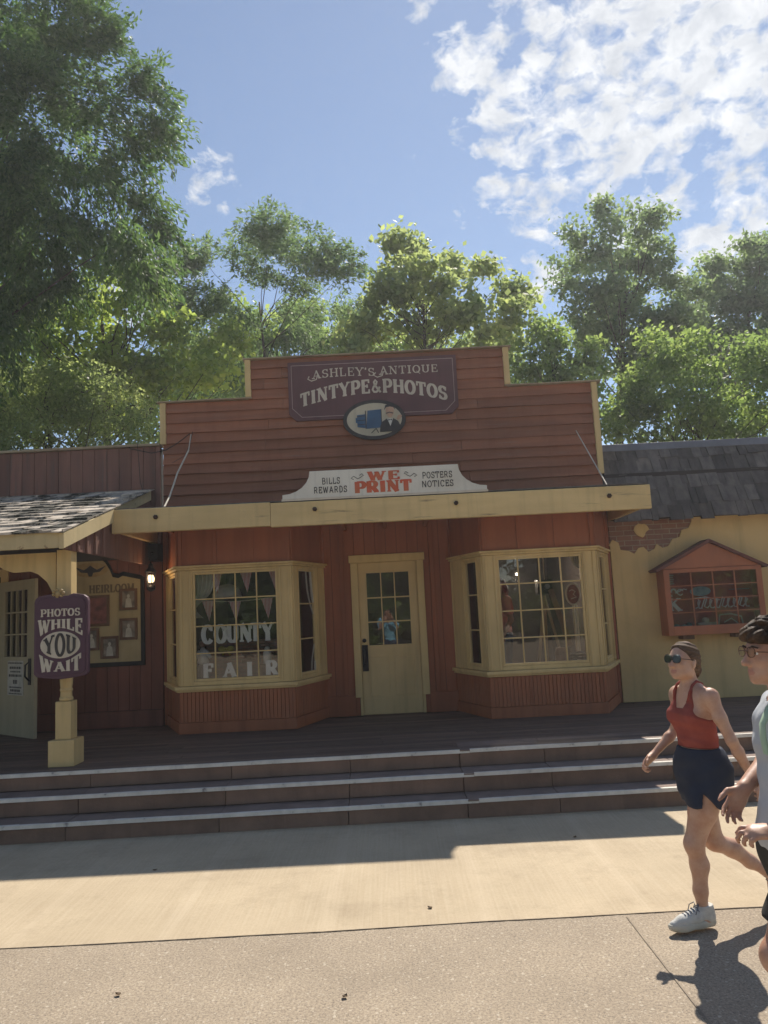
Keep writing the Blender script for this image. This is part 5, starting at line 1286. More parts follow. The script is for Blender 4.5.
def head(B, c, f, l, u, s=1.0, male=False):
    """skull, face and ears; c centre of the head, f forward, l left, u up"""
    P = lambda a, b, d: np.array(c) + (np.array(f) * a + np.array(l) * b + np.array(u) * d) * s
    ax = (f, l, u)
    B.ell(P(-.012, 0, .028), (.096 * s, .074 * s, .088 * s), ax, .03)
    B.ell(P(.03, 0, -.02), (.058 * s, .056 * s, .078 * s), ax, .03)
    B.ell(P(.055, 0, -.075), (.03 * s, .036 * s, .028 * s), ax, .03)          # jaw and chin
    B.ell(P(.074, 0, -.089), (.014 * s, .017 * s, .015 * s), ax, .015)
    for q in (-1, 1):
        B.ell(P(.02, .045 * q, -.06), (.04 * s, .02 * s, .028 * s), ax, .03)   # jaw line
        B.ell(P(.055, .04 * q, -.018), (.022 * s, .02 * s, .016 * s), ax, .02)  # cheek bone
        B.ell(P(.078, .03 * q, .028), (.012 * s, .026 * s, .008 * s), ax, .014)  # brow
        B.ell(P(-.005, .077 * q, -.008), (.018 * s, .007 * s, .03 * s), (nrm(np.array(f) + .2 * np.array(u)), l, u), .006)
        B.ell(P(-.004, .073 * q, -.034), (.008 * s, .006 * s, .01 * s), ax, .006)
        B.ell(P(.092, .011 * q, -.03), (.01 * s, .008 * s, .008 * s), ax, .008)
    B.cap(P(.082, 0, .022), P(.108, 0, -.022), .0085 * s, .011 * s, .012)      # nose
    B.ell(P(.111, 0, -.027), (.012 * s, .012 * s, .01 * s), ax, .01)
    B.ell(P(.0835, 0, -.0535), (.0105 * s, .022 * s, .0055 * s), ax, .008)       # lips
    B.ell(P(.082, 0, -.065), (.01 * s, .019 * s, .006 * s), ax, .008)
    return P
def lips_index(P, f, l, u, c, s):
    c = np.array(c); f, l, u = map(np.array, (f, l, u))
    def fn(C):
        q = (C - c) / s; a, b, d = q @ f, q @ l, q @ u
        return ((np.abs(b) < .023 - np.abs(d + .06) * .6) & (d > -.0725) & (d < -.0485) & (a > .08)).astype(int)
    return fn
UP = np.array([0, 0, 1.0])

# ---- woman in red top walking left
root = thing('person', 'woman in rust red cropped tank top, navy skort and dark sunglasses striding left', 'person', (1.75, 4.66, 0), 'people walking past')
Fd = nrm((-.93, -.36, 0)); Ld = nrm((.36, -.93, 0))
B = Body()
pel = np.array([1.785, 4.66, .875]); wst = np.array([1.775, 4.66, 1.03]); chs = np.array([1.765, 4.66, 1.19]); nk = np.array([1.765, 4.655, 1.33])
B.ell(pel + UP * .01, (.102, .138, .11), (Fd, Ld, UP), .05); B.ell(pel - Fd * .035 - UP * .02, (.07, .128, .085), (Fd, Ld, UP), .05)
B.ell(wst, (.09, .117, .13), (Fd, Ld, UP), .06); B.ell(chs, (.098, .136, .14), (Fd, Ld, nrm(UP + .12 * Fd)), .06)
B.ell(chs + UP * .075 - Fd * .005, (.07, .145, .06), (Fd, Ld, UP), .05)
for q in (-1, 1): B.ell(chs + Fd * .07 + Ld * .062 * q - UP * .01, (.052, .055, .055), (Fd, Ld, UP), .035)
B.cap(chs + UP * .08, nk, .06, .05, .05)
hc = np.array([1.725, 4.64, 1.492]); hf = nrm((-.86, -.5, .10)); hl = nrm(np.cross((0, 0, 1), hf)); hu = np.cross(hf, hl)
B.cap(nk - UP * .03, hc - np.array(hf) * .02 - UP * .05, .05, .046, .03)
PH = head(B, hc, hf, hl, hu, .96)
shN = np.array([1.812, 4.508, 1.305]); shF = np.array([1.73, 4.8, 1.295])
nsh = len(B.p)
for q, sh in ((1, shN), (-1, shF)):
    B.cap(nk - UP * .02, sh * .92 + nk * .08 - UP * .008, .036, .041, .06); B.ell(sh - UP * .014, (.042, .039, .046), (Fd, Ld, UP), .035)
nsh2 = len(B.p)
elN = np.array([1.885, 4.455, 1.06]); wrN = np.array([2.0, 4.50, .842]); B.chain([shN, (shN + elN) / 2 + Fd * .006, elN], [.041, .036, .03], .02)
B.chain([elN, elN * .7 + wrN * .3, wrN], [.03, .031, .021], .02)
elF = np.array([1.735, 4.905, 1.06]); wrF = np.array([1.565, 4.85, .925]); B.chain([shF, (shF + elF) / 2, elF], [.039, .035, .029], .02)
B.chain([elF, elF * .7 + wrF * .3, wrF], [.029, .03, .0205], .02)
hand(B, wrN, (.55, .1, -.83), (-.75, .3, -.4), 1, .75, .95)
hand(B, wrF, (-.78, -.2, -.58), (.45, -.75, -.55), -1, .95, .95)
hN, hF_ = pel + Ld * .085 - UP * .03, pel - Ld * .085 - UP * .03
kN = np.array([1.672, 4.60, .475]); aN = np.array([1.70, 4.635, .1]); kF = np.array([1.845, 4.745, .44]); aF = np.array([2.165, 4.84, .235])
for h_, k_, a_, fw_ in ((hN, kN, aN, nrm((-1, -.2, 0))), (hF_, kF, aF, nrm((-.6, -.2, -.75)))):
    B.chain([h_, h_ * .5 + k_ * .5 + fw_ * .008, k_], [.092, .076, .052], .03); B.ell(k_ + fw_ * .008, (.038, .04, .05), (fw_, np.cross(fw_, UP), UP), .03)
    c_ = k_ * .68 + a_ * .32 - fw_ * .016; B.chain([k_, c_, k_ * .3 + a_ * .7, a_], [.048, .049, .037, .03], .03)
tN = np.array([1.535, 4.585, .035]); B.chain([aN, aN + np.array([.02, .01, -.05])], [.033, .036], .02); B.chain([aN + np.array([0, 0, -.045]), tN], [.035, .026], .02)
tF = np.array([2.15, 4.86, .07]); B.chain([aF, aF + np.array([.04, 0, -.01]), tF + np.array([.06, 0, 0])], [.032, .034, .028], .02)
body1 = sculpt('body', B.p, [skin1, lip_m], root, .0062, mi=lips_index(PH, hf, hl, hu, hc, .96))
trunkp = [p for p in B.p[:8]] + []
tr = Body(); tr.p = list(B.p[:8]) + list(B.p[nsh:nsh2])
# tank top: the trunk grown by a few millimetres and cut by neckline, arm holes and hem
def tank(x, y, z):
    a = (x - chs[0]) * Fd[0] + (y - chs[1]) * Fd[1]; b = np.abs((x - chs[0]) * Ld[0] + (y - chs[1]) * Ld[1]); h_ = z - chs[2]
    neck = h_ - np.where(a > -.02, .04 + np.clip(b - .03, 0, 1) * 3.2, .03 + np.clip(b - .012, 0, 1) * 2.6)
    neck = np.where(b > .068, -1.0, neck)
    arm = b - (.155 - np.clip(h_ + .055, 0, .09) * .68 - np.clip(h_ - .035, 0, .2) * .22)
    arm = np.where(h_ < -.06, -1, arm)
    return np.maximum(np.maximum(1.002 - z, neck), arm)
top_ = sculpt('tank_top', tr.p, tankf_m, root, .006, .007, clip=tank, disp=lambda x, y, z: .0035 * np.sin(z * 60 + 26 * x + 5 * np.sin(x * 12 + y * 15)) * np.clip((1.2 - z) * 6, 0.1, 1) + .0015 * np.sin(z * 130 + x * 30))
w = MB()
for q in (-1, 1):
    w.tube([chs + Fd * .078 + Ld * .058 * q + UP * .085, chs + Fd * .072 + Ld * .064 * q + UP * .13, chs + Fd * .048 + Ld * .062 * q + UP * .168, chs + Fd * .01 + Ld * .058 * q + UP * .19, chs - Fd * .035 + Ld * .05 * q + UP * .172, chs - Fd * .075 + Ld * .03 * q + UP * .09, chs - Fd * .09 + Ld * .012 * q + UP * .03], [.012, .0085, .008, .008, .009, .011, .014], 8)
    continue
    pts = [chs + Fd * .082 + Ld * .07 * q + UP * .07, chs + Fd * .062 + Ld * .072 * q + UP * .115, chs + Fd * .022 + Ld * .07 * q + UP * .142, chs - Fd * .03 + Ld * .055 * q + UP * .132, chs - Fd * .068 + Ld * .03 * q + UP * .08, chs - Fd * .088 + Ld * .01 * q + UP * .02][2:]
    w.tube(pts, [.009, .009, .011, .016], 8)
w.build('strap', tankf_m, top_, 0, True)
sk = Body()
sk.ell(pel + UP * .03, (.115, .152, .12), (Fd, Ld, UP), .05); sk.ell(pel - Fd * .036 - UP * .02, (.078, .134, .095), (Fd, Ld, UP), .05); sk.ell(wst - UP * .05, (.1, .127, .09), (Fd, Ld, UP), .05)
m1 = hN * .62 + kN * .38; m2 = hF_ * .62 + kF * .38
sk.cap(hN + UP * .02, m1 + np.array([-.005, 0, -.01]), .088, .102, .06); sk.cap(hF_ + UP * .02, m2 + np.array([.02, 0, -.01]), .095, .1, .06)
sk.ell(pel + np.array([.01, 0, -.11]), (.118, .148, .12), (Fd, Ld, UP), .06)
sculpt('skort', sk.p, navy_m, root, .0065, .008, clip=lambda x, y, z: np.maximum(z - 1.0, .685 + np.where(y < 4.64, np.clip(.075 - np.abs(x - 1.735 + (z - .72) * .35) * 1.7, 0, .075), 0) + .008 * np.sin(x * 30) - z),
       disp=lambda x, y, z: .005 * np.sin(40 * (x * 1.0 - y * .6) + z * 12) * np.clip((.93 - z) * 5, 0, 1.2) + .002 * np.sin(z * 70 - x * 40))
w = MB()
hcap = Body(); hcap.p = [p for p in B.p if False]
HB = Body(); s_ = .96
Pf = lambda a, b, d: hc + (hf * a + hl * b + hu * d) * s_
HB.ell(Pf(-.016, 0, .034), (.1 * s_, .078 * s_, .09 * s_), (hf, hl, hu), .02); HB.ell(Pf(-.06, 0, -.02), (.05 * s_, .06 * s_, .06 * s_), (hf, hl, hu), .03)
def hairclip(x, y, z):
    a = ((x - hc[0]) * hf[0] + (y - hc[1]) * hf[1] + (z - hc[2]) * hf[2]) / s_; d = ((x - hc[0]) * hu[0] + (y - hc[1]) * hu[1] + (z - hc[2]) * hu[2]) / s_
    b = np.abs((x - hc[0]) * hl[0] + (y - hc[1]) * hl[1] + (z - hc[2]) * hl[2]) / s_
    return a - (.012 + .62 * d + np.where(b < .02, -.004, 0) - .25 * np.clip(b - .05, 0, 1))
hair1 = sculpt('hair', HB.p, hairb_m, root, .0055, .004, clip=hairclip, disp=lambda x, y, z: .003 * np.sin((z - hc[2]) * 210 + 5 * np.sin((x - hc[0]) * 14) + (y - hc[1]) * 60))
BN = Body(); BN.ell(Pf(-.112, .004, -.045), (.03, .032, .032), (hf, hl, hu), .02); BN.ell(Pf(-.1, .01, -.075), (.018, .02, .022), (hf, hl, hu), .02); BN.cap(Pf(-.08, 0, -.02), Pf(-.11, 0, -.04), .03, .024, .02)
sculpt('bun', BN.p, hairb_m, hair1, .005, disp=lambda x, y, z: .0025 * np.sin(x * 200 + z * 260) * np.cos(y * 180 - z * 120))
def glasses(P, name, parent, lensM, frameM, rx, rz, dark=True):
    sg_ = MB()
    for q in (-1, 1):
        ring = []
        for k_ in range(20):
            a = 2 * math.pi * k_ / 20; cx2, cz2 = math.cos(a), math.sin(a)
            ring.append((.031 + rx * (abs(cx2) ** .8 * (1 if cx2 > 0 else -1)), rz * (abs(cz2) ** .85 * (1 if cz2 > 0 else -1)) + .004))
        R3 = [P(.1 - .12 * max(0, b - .03) - .05 * abs(b - .03), b * q, .012 + z_) for b, z_ in ring]
        sg_.tube(R3, .0016 if not dark else .003, 6, 1, True)
        inn = [p for p in R3]
        sg_.add(inn, [tuple(range(len(inn)))], 0); sg_.add([p - (np.array(P(1, 0, 0)) - np.array(P(0, 0, 0))) * .0015 for p in inn], [tuple(range(len(inn)))], 0) if dark else None
        sg_.tube([P(.09, .058 * q, .018), P(.05, .073 * q, .016), P(0, .081 * q, .012), P(-.012, .08 * q, -.002)], .002, 6, 1)
    sg_.tube([P(.101, -.01, .018), P(.106, 0, .022), P(.101, .01, .018)], .0024, 6, 1)
    return sg_.build(name, [lensM, frameM], parent, 0, True)
glasses(Pf, 'sunglasses', root, lens_m, lens_m, .029, .0235)
w = MB(); nb = chs + UP * .13
w.tube([nk + Ld * .05 * math.cos(a) + Fd * (.05 * math.sin(a) + .012) - UP * (.03 + .03 * max(0, math.sin(a))) for a in np.linspace(-.4, math.pi + .4, 16)], .0013, 5); w.build('necklace', gold_m, root)
def shoe(ank, toe, parent, M, S, back=.045, wd=.042):
    ank = np.array(ank, float); toe = np.array(toe, float); d = nrm(toe - (ank - np.array([0, 0, .075]))); 
    d0 = d; u = nrm(UP - d0 * (UP @ d0)) if abs(d0[2]) < .8 else nrm(np.array([-1, 0, .2]) - d0 * (np.array([-1, 0, .2]) @ d0)); l = np.cross(u, d0)
    heel = ank - u * .062 - d0 * back; L_ = float((toe - heel) @ d0) + .03
    c = lambda a, b, h_: heel + d0 * a * L_ + l * b + u * h_
    U_ = Body(); U_.chain([c(.12, 0, .03), c(.4, 0, .028), c(.7, 0, .014), c(.92, 0, .004)], [.031, .034, .033, .024], .025); U_.cap(c(.14, 0, .03), c(.17, 0, .08), .036, .04, .02); U_.cap(c(.07, 0, .015), c(.1, 0, .085), .036, .033, .02); U_.cap(c(.28, 0, .055), c(.56, 0, .032), .027, .024, .02)
    fn = lambda x, y, z: -((x - c(0, 0, -.002)[0]) * u[0] + (y - c(0, 0, -.002)[1]) * u[1] + (z - c(0, 0, -.002)[2]) * u[2])
    tp_ = c(0, 0, .088)
    fn2 = lambda x, y, z: np.maximum(fn(x, y, z), (x - tp_[0]) * u[0] + (y - tp_[1]) * u[1] + (z - tp_[2]) * u[2])
    sh = sculpt('shoe', U_.p, M, parent, .005, 0, clip=fn2)
    S_ = Body(); S_.cap(c(.06, 0, -.006), c(.3, 0, -.008), .034, .032, .03); S_.cap(c(.3, 0, -.008), c(.72, 0, -.008), .032, .038, .03); S_.cap(c(.72, 0, -.008), c(.94, 0, 0), .038, .026, .03)
    def cl(x, y, z):
        h_ = (x - heel[0]) * u[0] + (y - heel[1]) * u[1] + (z - heel[2]) * u[2]; return np.maximum(h_ - .014, -.03 - h_)
    sculpt('sole', S_.p, S, sh, .005, 0, clip=cl)
    w = MB()
    for k_ in range(5):
        t = .36 + .07 * k_; zt_ = .083 - .1 * (t - .36); w.tube([c(t, -.027, zt_ - .022), c(t + .015, -.012, zt_), c(t + .02, .012, zt_), c(t, .027, zt_ - .022)], .0035, 5)
    for q in (-1, 1): w.tube([c(.38, 0, .088), c(.34, .022 * q, .1), c(.42, .038 * q, .085), c(.47, .036 * q, .055)], .003, 5)
    w.build('laces', flash_m, sh, 0, True)
    return sh
shoe(aN + np.array([.008, 0, .01]), tN + np.array([-.02, 0, -.002]), root, shoe_m, sole_m)
shoe(aF + np.array([.02, 0, 0]), tF + np.array([.07, 0, 0]), root, shoe_m, sole_m)
w = MB(); w.lathe([(.036, .085), (.037, .125), (.035, .128)], (float(aN[0]), float(aN[1])), 16); w.build('sock', shoe_m, root, 0, True)

# ---- man at the right edge, profile to the left
root = thing('person', 'dark haired man with eyeglasses in pale grey t-shirt cut by the right edge', 'person', (1.55, 3.08, 0), 'people walking past')
Fd = nrm((-.995, -.08, 0)); Ld = nrm((.08, -.995, 0))
B = Body(); pel = np.array([1.53, 3.08, .93]); wst = np.array([1.53, 3.08, 1.1]); chs = np.array([1.545, 3.08, 1.29]); nk = np.array([1.54, 3.08, 1.475])
B.ell(pel, (.115, .16, .12), (Fd, Ld, UP), .05); B.ell(wst, (.11, .15, .15), (Fd, Ld, UP), .06); B.ell(chs, (.122, .17, .165), (Fd, Ld, UP), .06); B.ell(chs + UP * .1, (.085, .185, .07), (Fd, Ld, UP), .05)
hc = np.array([1.488, 3.07, 1.632]); hf = nrm((-.985, -.1, .02)); hl = nrm(np.cross((0, 0, 1), hf)); hu = np.cross(hf, hl)
B.cap(nk - UP * .05, hc - hf * .03 - UP * .06, .063, .058, .03)
PH = head(B, hc, hf, hl, hu, 1.04, True)
shN = np.array([1.56, 2.885, 1.43]); shF = np.array([1.60, 3.25, 1.405])
for sh in (shN, shF): B.cap(nk - UP * .06, sh, .05, .052, .05); B.ell(sh - UP * .01, (.06, .058, .062), (Fd, Ld, UP), .03)
ntr = len(B.p)
elF = np.array([1.60, 3.34, 1.215]); wrF = np.array([1.383, 3.2, 1.105]); elN = np.array([1.62, 2.86, 1.15]); wrN = np.array([1.375, 2.95, 1.005])
B.chain([shF, elF], [.055, .043], .02); B.chain([elF, elF * .7 + wrF * .3, wrF], [.042, .043, .029], .02)
B.chain([shN, elN], [.055, .043], .02); B.chain([elN, elN * .7 + wrN * .3, wrN], [.042, .043, .029], .02)
hand(B, wrF, (-.62, -.15, -.72), (.35, -.85, .25), -1, .35, 1.04, thumb=.2)
hand(B, wrN, (-.97, .0, .1), (.1, .35, -.93), 1, .8, 1.04, thumb=.8)
hN, hF_ = pel + Ld * .09 - UP * .05, pel - Ld * .09 - UP * .05
kN = np.array([1.35, 2.97, .565]); aN = np.array([1.64, 3.0, .19]); kF = np.array([1.66, 3.18, .52]); aF = np.array([1.74, 3.18, .1])
for h_, k_, a_, fw_ in ((hN, kN, aN, nrm((-1, 0, -.3))), (hF_, kF, aF, nrm((-1, 0, 0)))):
    B.chain([h_, (h_ + k_) / 2 + fw_ * .012, k_], [.1, .083, .06], .03); B.ell(k_ + fw_ * .016, (.046, .05, .055), (fw_, Ld, UP), .03)
    c_ = k_ * .68 + a_ * .32 - fw_ * .018; B.chain([k_, c_, k_ * .3 + a_ * .7, a_], [.056, .062, .043, .036], .03)
B.chain([aN, np.array([1.70, 3.0, .15]), np.array([1.66, 3.0, .04])], [.036, .038, .03], .02); B.chain([aF, np.array([1.75, 3.18, .05]), np.array([1.58, 3.16, .03])], [.036, .036, .028], .02)
sculpt('body', B.p, [skin2, lip_m], root, .0065, mi=lips_index(PH, hf, hl, hu, hc, 1.04))
tb = Body(); tb.p = list(B.p[:4]) + list(B.p[ntr - 4:ntr])
tb.ell(pel + UP * .03, (.128, .168, .12), (Fd, Ld, UP), .05)
tb.cap(shN, shN * .42 + elN * .58, .068, .07, .03); tb.cap(shF, shF * .42 + elF * .58, .068, .07, .03)
cutN, cutF = shN * .42 + elN * .58, shF * .42 + elF * .58; dN, dF = nrm(elN - shN), nrm(elF - shF)
def shirtcut(x, y, z):
    r = np.sqrt((x - nk[0]) ** 2 + (y - nk[1]) ** 2) - .075
    neck = np.where(z > nk[2] - .075, -r, -1.0)
    s1 = (x - cutN[0]) * dN[0] + (y - cutN[1]) * dN[1] + (z - cutN[2]) * dN[2]; s1 = np.where((y < 2.93) & (z > 1.1), s1, -1)
    s2 = (x - cutF[0]) * dF[0] + (y - cutF[1]) * dF[1] + (z - cutF[2]) * dF[2]; s2 = np.where((y > 3.25) & (z > 1.1), s2, -1)
    return np.maximum(np.maximum(.89 - z, neck), np.maximum(s1, s2))
sculpt('t_shirt', tb.p, greyt_m, root, .0065, .012, clip=shirtcut, disp=lambda x, y, z: .004 * np.sin(z * 24 + 10 * x + 4 * np.sin(y * 16)) * np.cos(y * 20 + z * 8) + .003 * np.sin(z * 55 + x * 20))
w = MB()
for q in (1,):
    P_ = [chs + Ld * .055 + Fd * .148 - UP * .02, chs + Ld * .052 + Fd * .153 + UP * .04, chs + Ld * .052 + Fd * .15 + UP * .09, chs + Ld * .055 + Fd * .12 + UP * .15, chs + Ld * .06 + Fd * .05 + UP * .205, chs + Ld * .07 - Fd * .03 + UP * .21, chs + Ld * .08 - Fd * .11 + UP * .14]
    vs = []
    for p in P_: vs += [p - Ld * .016, p + Ld * .022, p + Ld * .022 + nrm(p - chs) * .006, p - Ld * .016 + nrm(p - chs) * .006]
    fs = []
    for i in range(len(P_) - 1):
        for k_ in range(4): fs.append((i * 4 + k_, i * 4 + (k_ + 1) % 4, i * 4 + 4 + (k_ + 1) % 4, i * 4 + 4 + k_))
    w.add(vs, fs)
w.build('strap', green_m, root, 0, True)
sh_ = Body(); sh_.ell(pel, (.128, .17, .12), (Fd, Ld, UP), .05)
m1 = hN * .35 + kN * .65; m2 = hF_ * .35 + kF * .65
sh_.cap(hN, m1, .118, .105, .05); sh_.cap(hF_, m2, .118, .105, .05)
sculpt('shorts', sh_.p, oliv_m, root, .007, .003, clip=lambda x, y, z: np.maximum(z - 1.0, .69 - z + 0 * x + 0 * y), disp=lambda x, y, z: .004 * np.sin(22 * z + 18 * x) * np.cos(24 * y + 6 * z))
HB = Body(); s_ = 1.04
Pm = lambda a, b, d: hc + (hf * a + hl * b + hu * d) * s_
HB.ell(Pm(-.02, 0, .045), (.103, .084, .093), (hf, hl, hu), .02); HB.ell(Pm(-.075, 0, -.01), (.045, .07, .07), (hf, hl, hu), .03)
rr = random.Random(5)
for k_ in range(95):
    a = rr.uniform(-2.4, 2.4); e = rr.uniform(.15, 1.45); d_ = (math.cos(e) * math.cos(a), math.cos(e) * math.sin(a) * .85, math.sin(e))
    HB.ell(Pm(-.01 + .1 * d_[0], .083 * d_[1], .05 + .085 * d_[2]), (rr.uniform(.009, .017),) * 3, None, .005)
for b_ in (-.055, -.04, -.02, 0, .02, .04, .055): HB.ell(Pm(.082 + rr.uniform(-.006, .006) - abs(b_) * .3, b_, .066 + rr.uniform(-.008, .02)), (.02, .016, .026), (hf, hl, hu), .008)
for q in (-1, 1): HB.ell(Pm(.018, .078 * q, .02), (.02, .01, .04), (hf, hl, hu), .012)
def hc2(x, y, z):
    a = ((x - hc[0]) * hf[0] + (y - hc[1]) * hf[1] + (z - hc[2]) * hf[2]) / s_; d = ((x - hc[0]) * hu[0] + (y - hc[1]) * hu[1] + (z - hc[2]) * hu[2]) / s_
    line = np.where(d > .042, 1.0, np.where(d > -.03, .03 + .3 * np.clip(d, 0, 1), -.03)); return a - line
sculpt('hair', HB.p, haird_m, root, .0055, .003, clip=hc2, disp=lambda x, y, z: .0055 * np.sin(x * 105 + 3 * np.sin(z * 60)) * np.cos(z * 95 + y * 75) + .002 * np.sin(260 * x + 190 * z) * np.cos(y * 230))
glasses(Pm, 'eyeglasses', root, case_glass if False else caseg_m, wood_m, .024, .019, False)
w = MB()
for q in (-1, 1): w.ball(Pm(.071, .031 * q, .012), .0125)
w.build('eyes', eyew_m, root, 0, True)
w = MB()
for q in (-1, 1): w.ball(Pm(.0815, .031 * q, .012), (.004, .006, .006)); w.tube([Pm(.09, .012 * q, .031), Pm(.091, .03 * q, .037), Pm(.08, .05 * q, .031)], .0035, 6)
w.build('eyebrows', haird_m, root, 0, True)
for an, to in ((aN + np.array([.02, 0, 0]), np.array([1.64, 3.0, .03])), (aF, np.array([1.53, 3.16, .028]))): shoe(an, to, root, iron_m, sole_m)

# ---- simple standing figure used inside the shop and for the photographer mirrored in the door
def figure(x, y, z0, ang, label, top_m, leg_m, hair_m, H=1.74, arms='down', cap=None, group=None):
    r_ = thing('person', label, 'person', (x, y, z0), group); f = np.array([math.cos(ang), math.sin(ang), 0]); l = np.array([-f[1], f[0], 0]); k = H / 1.74; O = np.array([x, y, z0])
    P = lambda a, b, c: O + (f * a + l * b) * k + UP * c * k
    B = Body(); B.ell(P(0, 0, .93), (.11, .155, .12), (f, l, UP), .05); B.ell(P(0, 0, 1.1), (.1, .135, .14), (f, l, UP), .05); B.ell(P(0, 0, 1.28), (.115, .165, .16), (f, l, UP), .05)
    B.cap(P(0, 0, 1.4), P(.015, 0, 1.55), .06, .05, .04); head(B, P(.02, 0, 1.625), f, l, UP, k); T_ = Body()
    T_.ell(P(0, 0, .98), (.125, .165, .1), (f, l, UP), .05); T_.ell(P(0, 0, 1.12), (.118, .15, .14), (f, l, UP), .05); T_.ell(P(0, 0, 1.29), (.128, .178, .16), (f, l, UP), .05); T_.cap(P(0, -.15, 1.41), P(0, .15, 1.41), .055, .055, .04)
    for q in (-1, 1):
        sh = P(0, .19 * q, 1.42)
        if arms == 'up': el = P(.16, .26 * q, 1.28); wr = P(.27, .09 * q, 1.5)
        else: el = P(-.02, .24 * q, 1.14); wr = P(.1, .2 * q, .92)
        B.cap(P(0, 0, 1.42), sh, .05, .055, .04); B.chain([sh, el, wr], [.05, .04, .028], .02)
        hand(B, wr, (wr - el) if arms != 'up' else UP * .8 - l * q * .5, f if arms == 'up' else -l * q, -q, .8, k)
        T_.cap(sh, sh * .45 + el * .55, .062, .062, .03)
        B.chain([P(0, .09 * q, .88), P(.02, .09 * q, .5), P(0, .09 * q, .1)], [.09, .06, .038], .03); B.chain([P(-.03, .09 * q, .05), P(.14, .1 * q, .035)], [.04, .03], .03)
    sculpt('body', B.p, [skin2, lip_m], r_, .011)
    sculpt('shirt', T_.p, top_m, r_, .011, .008)
    L_ = Body(); L_.ell(P(0, 0, .93), (.12, .165, .12), (f, l, UP), .05)
    for q in (-1, 1): L_.chain([P(0, .09 * q, .88), P(.02, .09 * q, .5), P(0, .09 * q, .12)], [.1, .075, .065], .03)
    sculpt('trousers', L_.p, leg_m, r_, .012, .004)
    H_ = Body(); H_.ell(P(.005, 0, 1.665), (.103, .082, .095), (f, l, UP), .02)
    if cap is None: sculpt('hair', H_.p, hair_m, r_, .01, 0, clip=lambda xx, yy, zz_: ((xx - O[0]) * f[0] + (yy - O[1]) * f[1]) - (.02 * k + .6 * (zz_ - O[2] - 1.63 * k)))
    else:
        H_.ell(P(.08, 0, 1.69), (.09, .065, .012), (f, l, UP), .015); H_.ell(P(-.06, 0, 1.55), (.06, .085, .12), (f, l, UP), .04)
        sculpt('cap', H_.p, cap, r_, .01, .004, clip=lambda xx, yy, zz_: ((xx - O[0]) * f[0] + (yy - O[1]) * f[1]) - (.0 + 1.2 * np.maximum(zz_ - O[2] - 1.66 * k, 0) * 4))
    return r_
fx = float(at(502, 620, 11.6)[0])
figure(fx, 11.6, .505, R(200), 'person in pink shirt and maroon head scarf standing inside the right bay', pinkc_m, jean_m, haird_m, 1.76, 'down', pm('maroon_cloth', (.25, .02, .05), (.18, .015, .04), 8, (1, 1, 1), .9, .2))
figure(-.03, -.42, 0, R(90), 'photographer in sky blue shirt holding a phone, mirrored in the door glass', bluec_m, jean_m, haird_m, 1.9, 'up')
w = MB(); w.box(-.04, .04, -.075, -.067, 1.78, 1.93); tag(w.build('phone', iron_m, None, .003), 'black phone held up by the photographer mirrored in the door', 'phone')

# a few dry leaves and twigs on the walk
leafd = pm('dry_leaf', (.2, .13, .07), (.12, .08, .045), 20, (1, 1, 1), .8, .2)
for i, (px, py, lab) in enumerate(((155, 871, 'dry brown leaf in the shaded strip of walk near the left edge'), (430, 909, 'small dry leaf on the pale walk close to the seam'), (345, 998, 'dry leaf lying alone on the speckled pavement near the bottom'), (118, 996, 'dry leaf on the speckled pavement at the lower left'), (575, 838, 'dry leaf on the walk near the shadow edge toward the walkers'))):
    d = _fw + _rt * (px - 384) / FPX - _up * (py - 512) / FPX; p = d * (-CH / d[2]); a = rnd.uniform(0, 3); L_ = .034
    w = MB(); c, s_ = math.cos(a), math.sin(a); P2 = []
    for t in range(7):
        q = t / 6; wd = .016 * math.sin(math.pi * min(1, q * 1.05 + .02)); x_ = (q - .5) * L_; zl = .007 + .006 * (2 * q - 1) ** 2
        P2 += [(p[0] + c * x_ - s_ * wd, p[1] + s_ * x_ + c * wd, zl + .003), (p[0] + c * x_, p[1] + s_ * x_, zl - .0015), (p[0] + c * x_ + s_ * wd, p[1] + s_ * x_ - c * wd, zl + .004)]
    w.add(P2, [(t * 3 + k, t * 3 + k + 1, t * 3 + k + 4, t * 3 + k + 3) for t in range(6) for k in (0, 1)])
    tag(w.build('fallen_leaf', leafd), lab, 'leaf', 'dry leaves on the ground')
# ------------------------------------------------------------------ sky, sun, view
W = bpy.data.worlds.new('World'); scene.world = W; W.use_nodes = True
n = W.node_tree; n.nodes.clear()
out = n.nodes.new('ShaderNodeOutputWorld'); bg = n.nodes.new('ShaderNodeBackground')
SUN = Vector((.275, .805, 1.0)).normalized()
elev = math.asin(SUN.z); azim = math.atan2(SUN.x, SUN.y)
sky = n.nodes.new('ShaderNodeTexSky'); sky.sky_type = 'NISHITA'; sky.sun_disc = False
sky.sun_elevation = elev; sky.sun_rotation = azim
sky.air_density = 1.0; sky.dust_density = SKY_DUST = .05; sky.ozone_density = 2.5
tc = n.nodes.new('ShaderNodeTexCoord')
sp = n.nodes.new('ShaderNodeSeparateXYZ'); n.links.new(tc.outputs['Generated'], sp.inputs[0])
zc = mth(n, 'MAXIMUM', sp.outputs[2], .04)
cx_ = mth(n, 'DIVIDE', sp.outputs[0], zc); cy_ = mth(n, 'DIVIDE', sp.outputs[1], zc)
cb = n.nodes.new('ShaderNodeCombineXYZ'); n.links.new(cx_, cb.inputs[0]); n.links.new(cy_, cb.inputs[1])
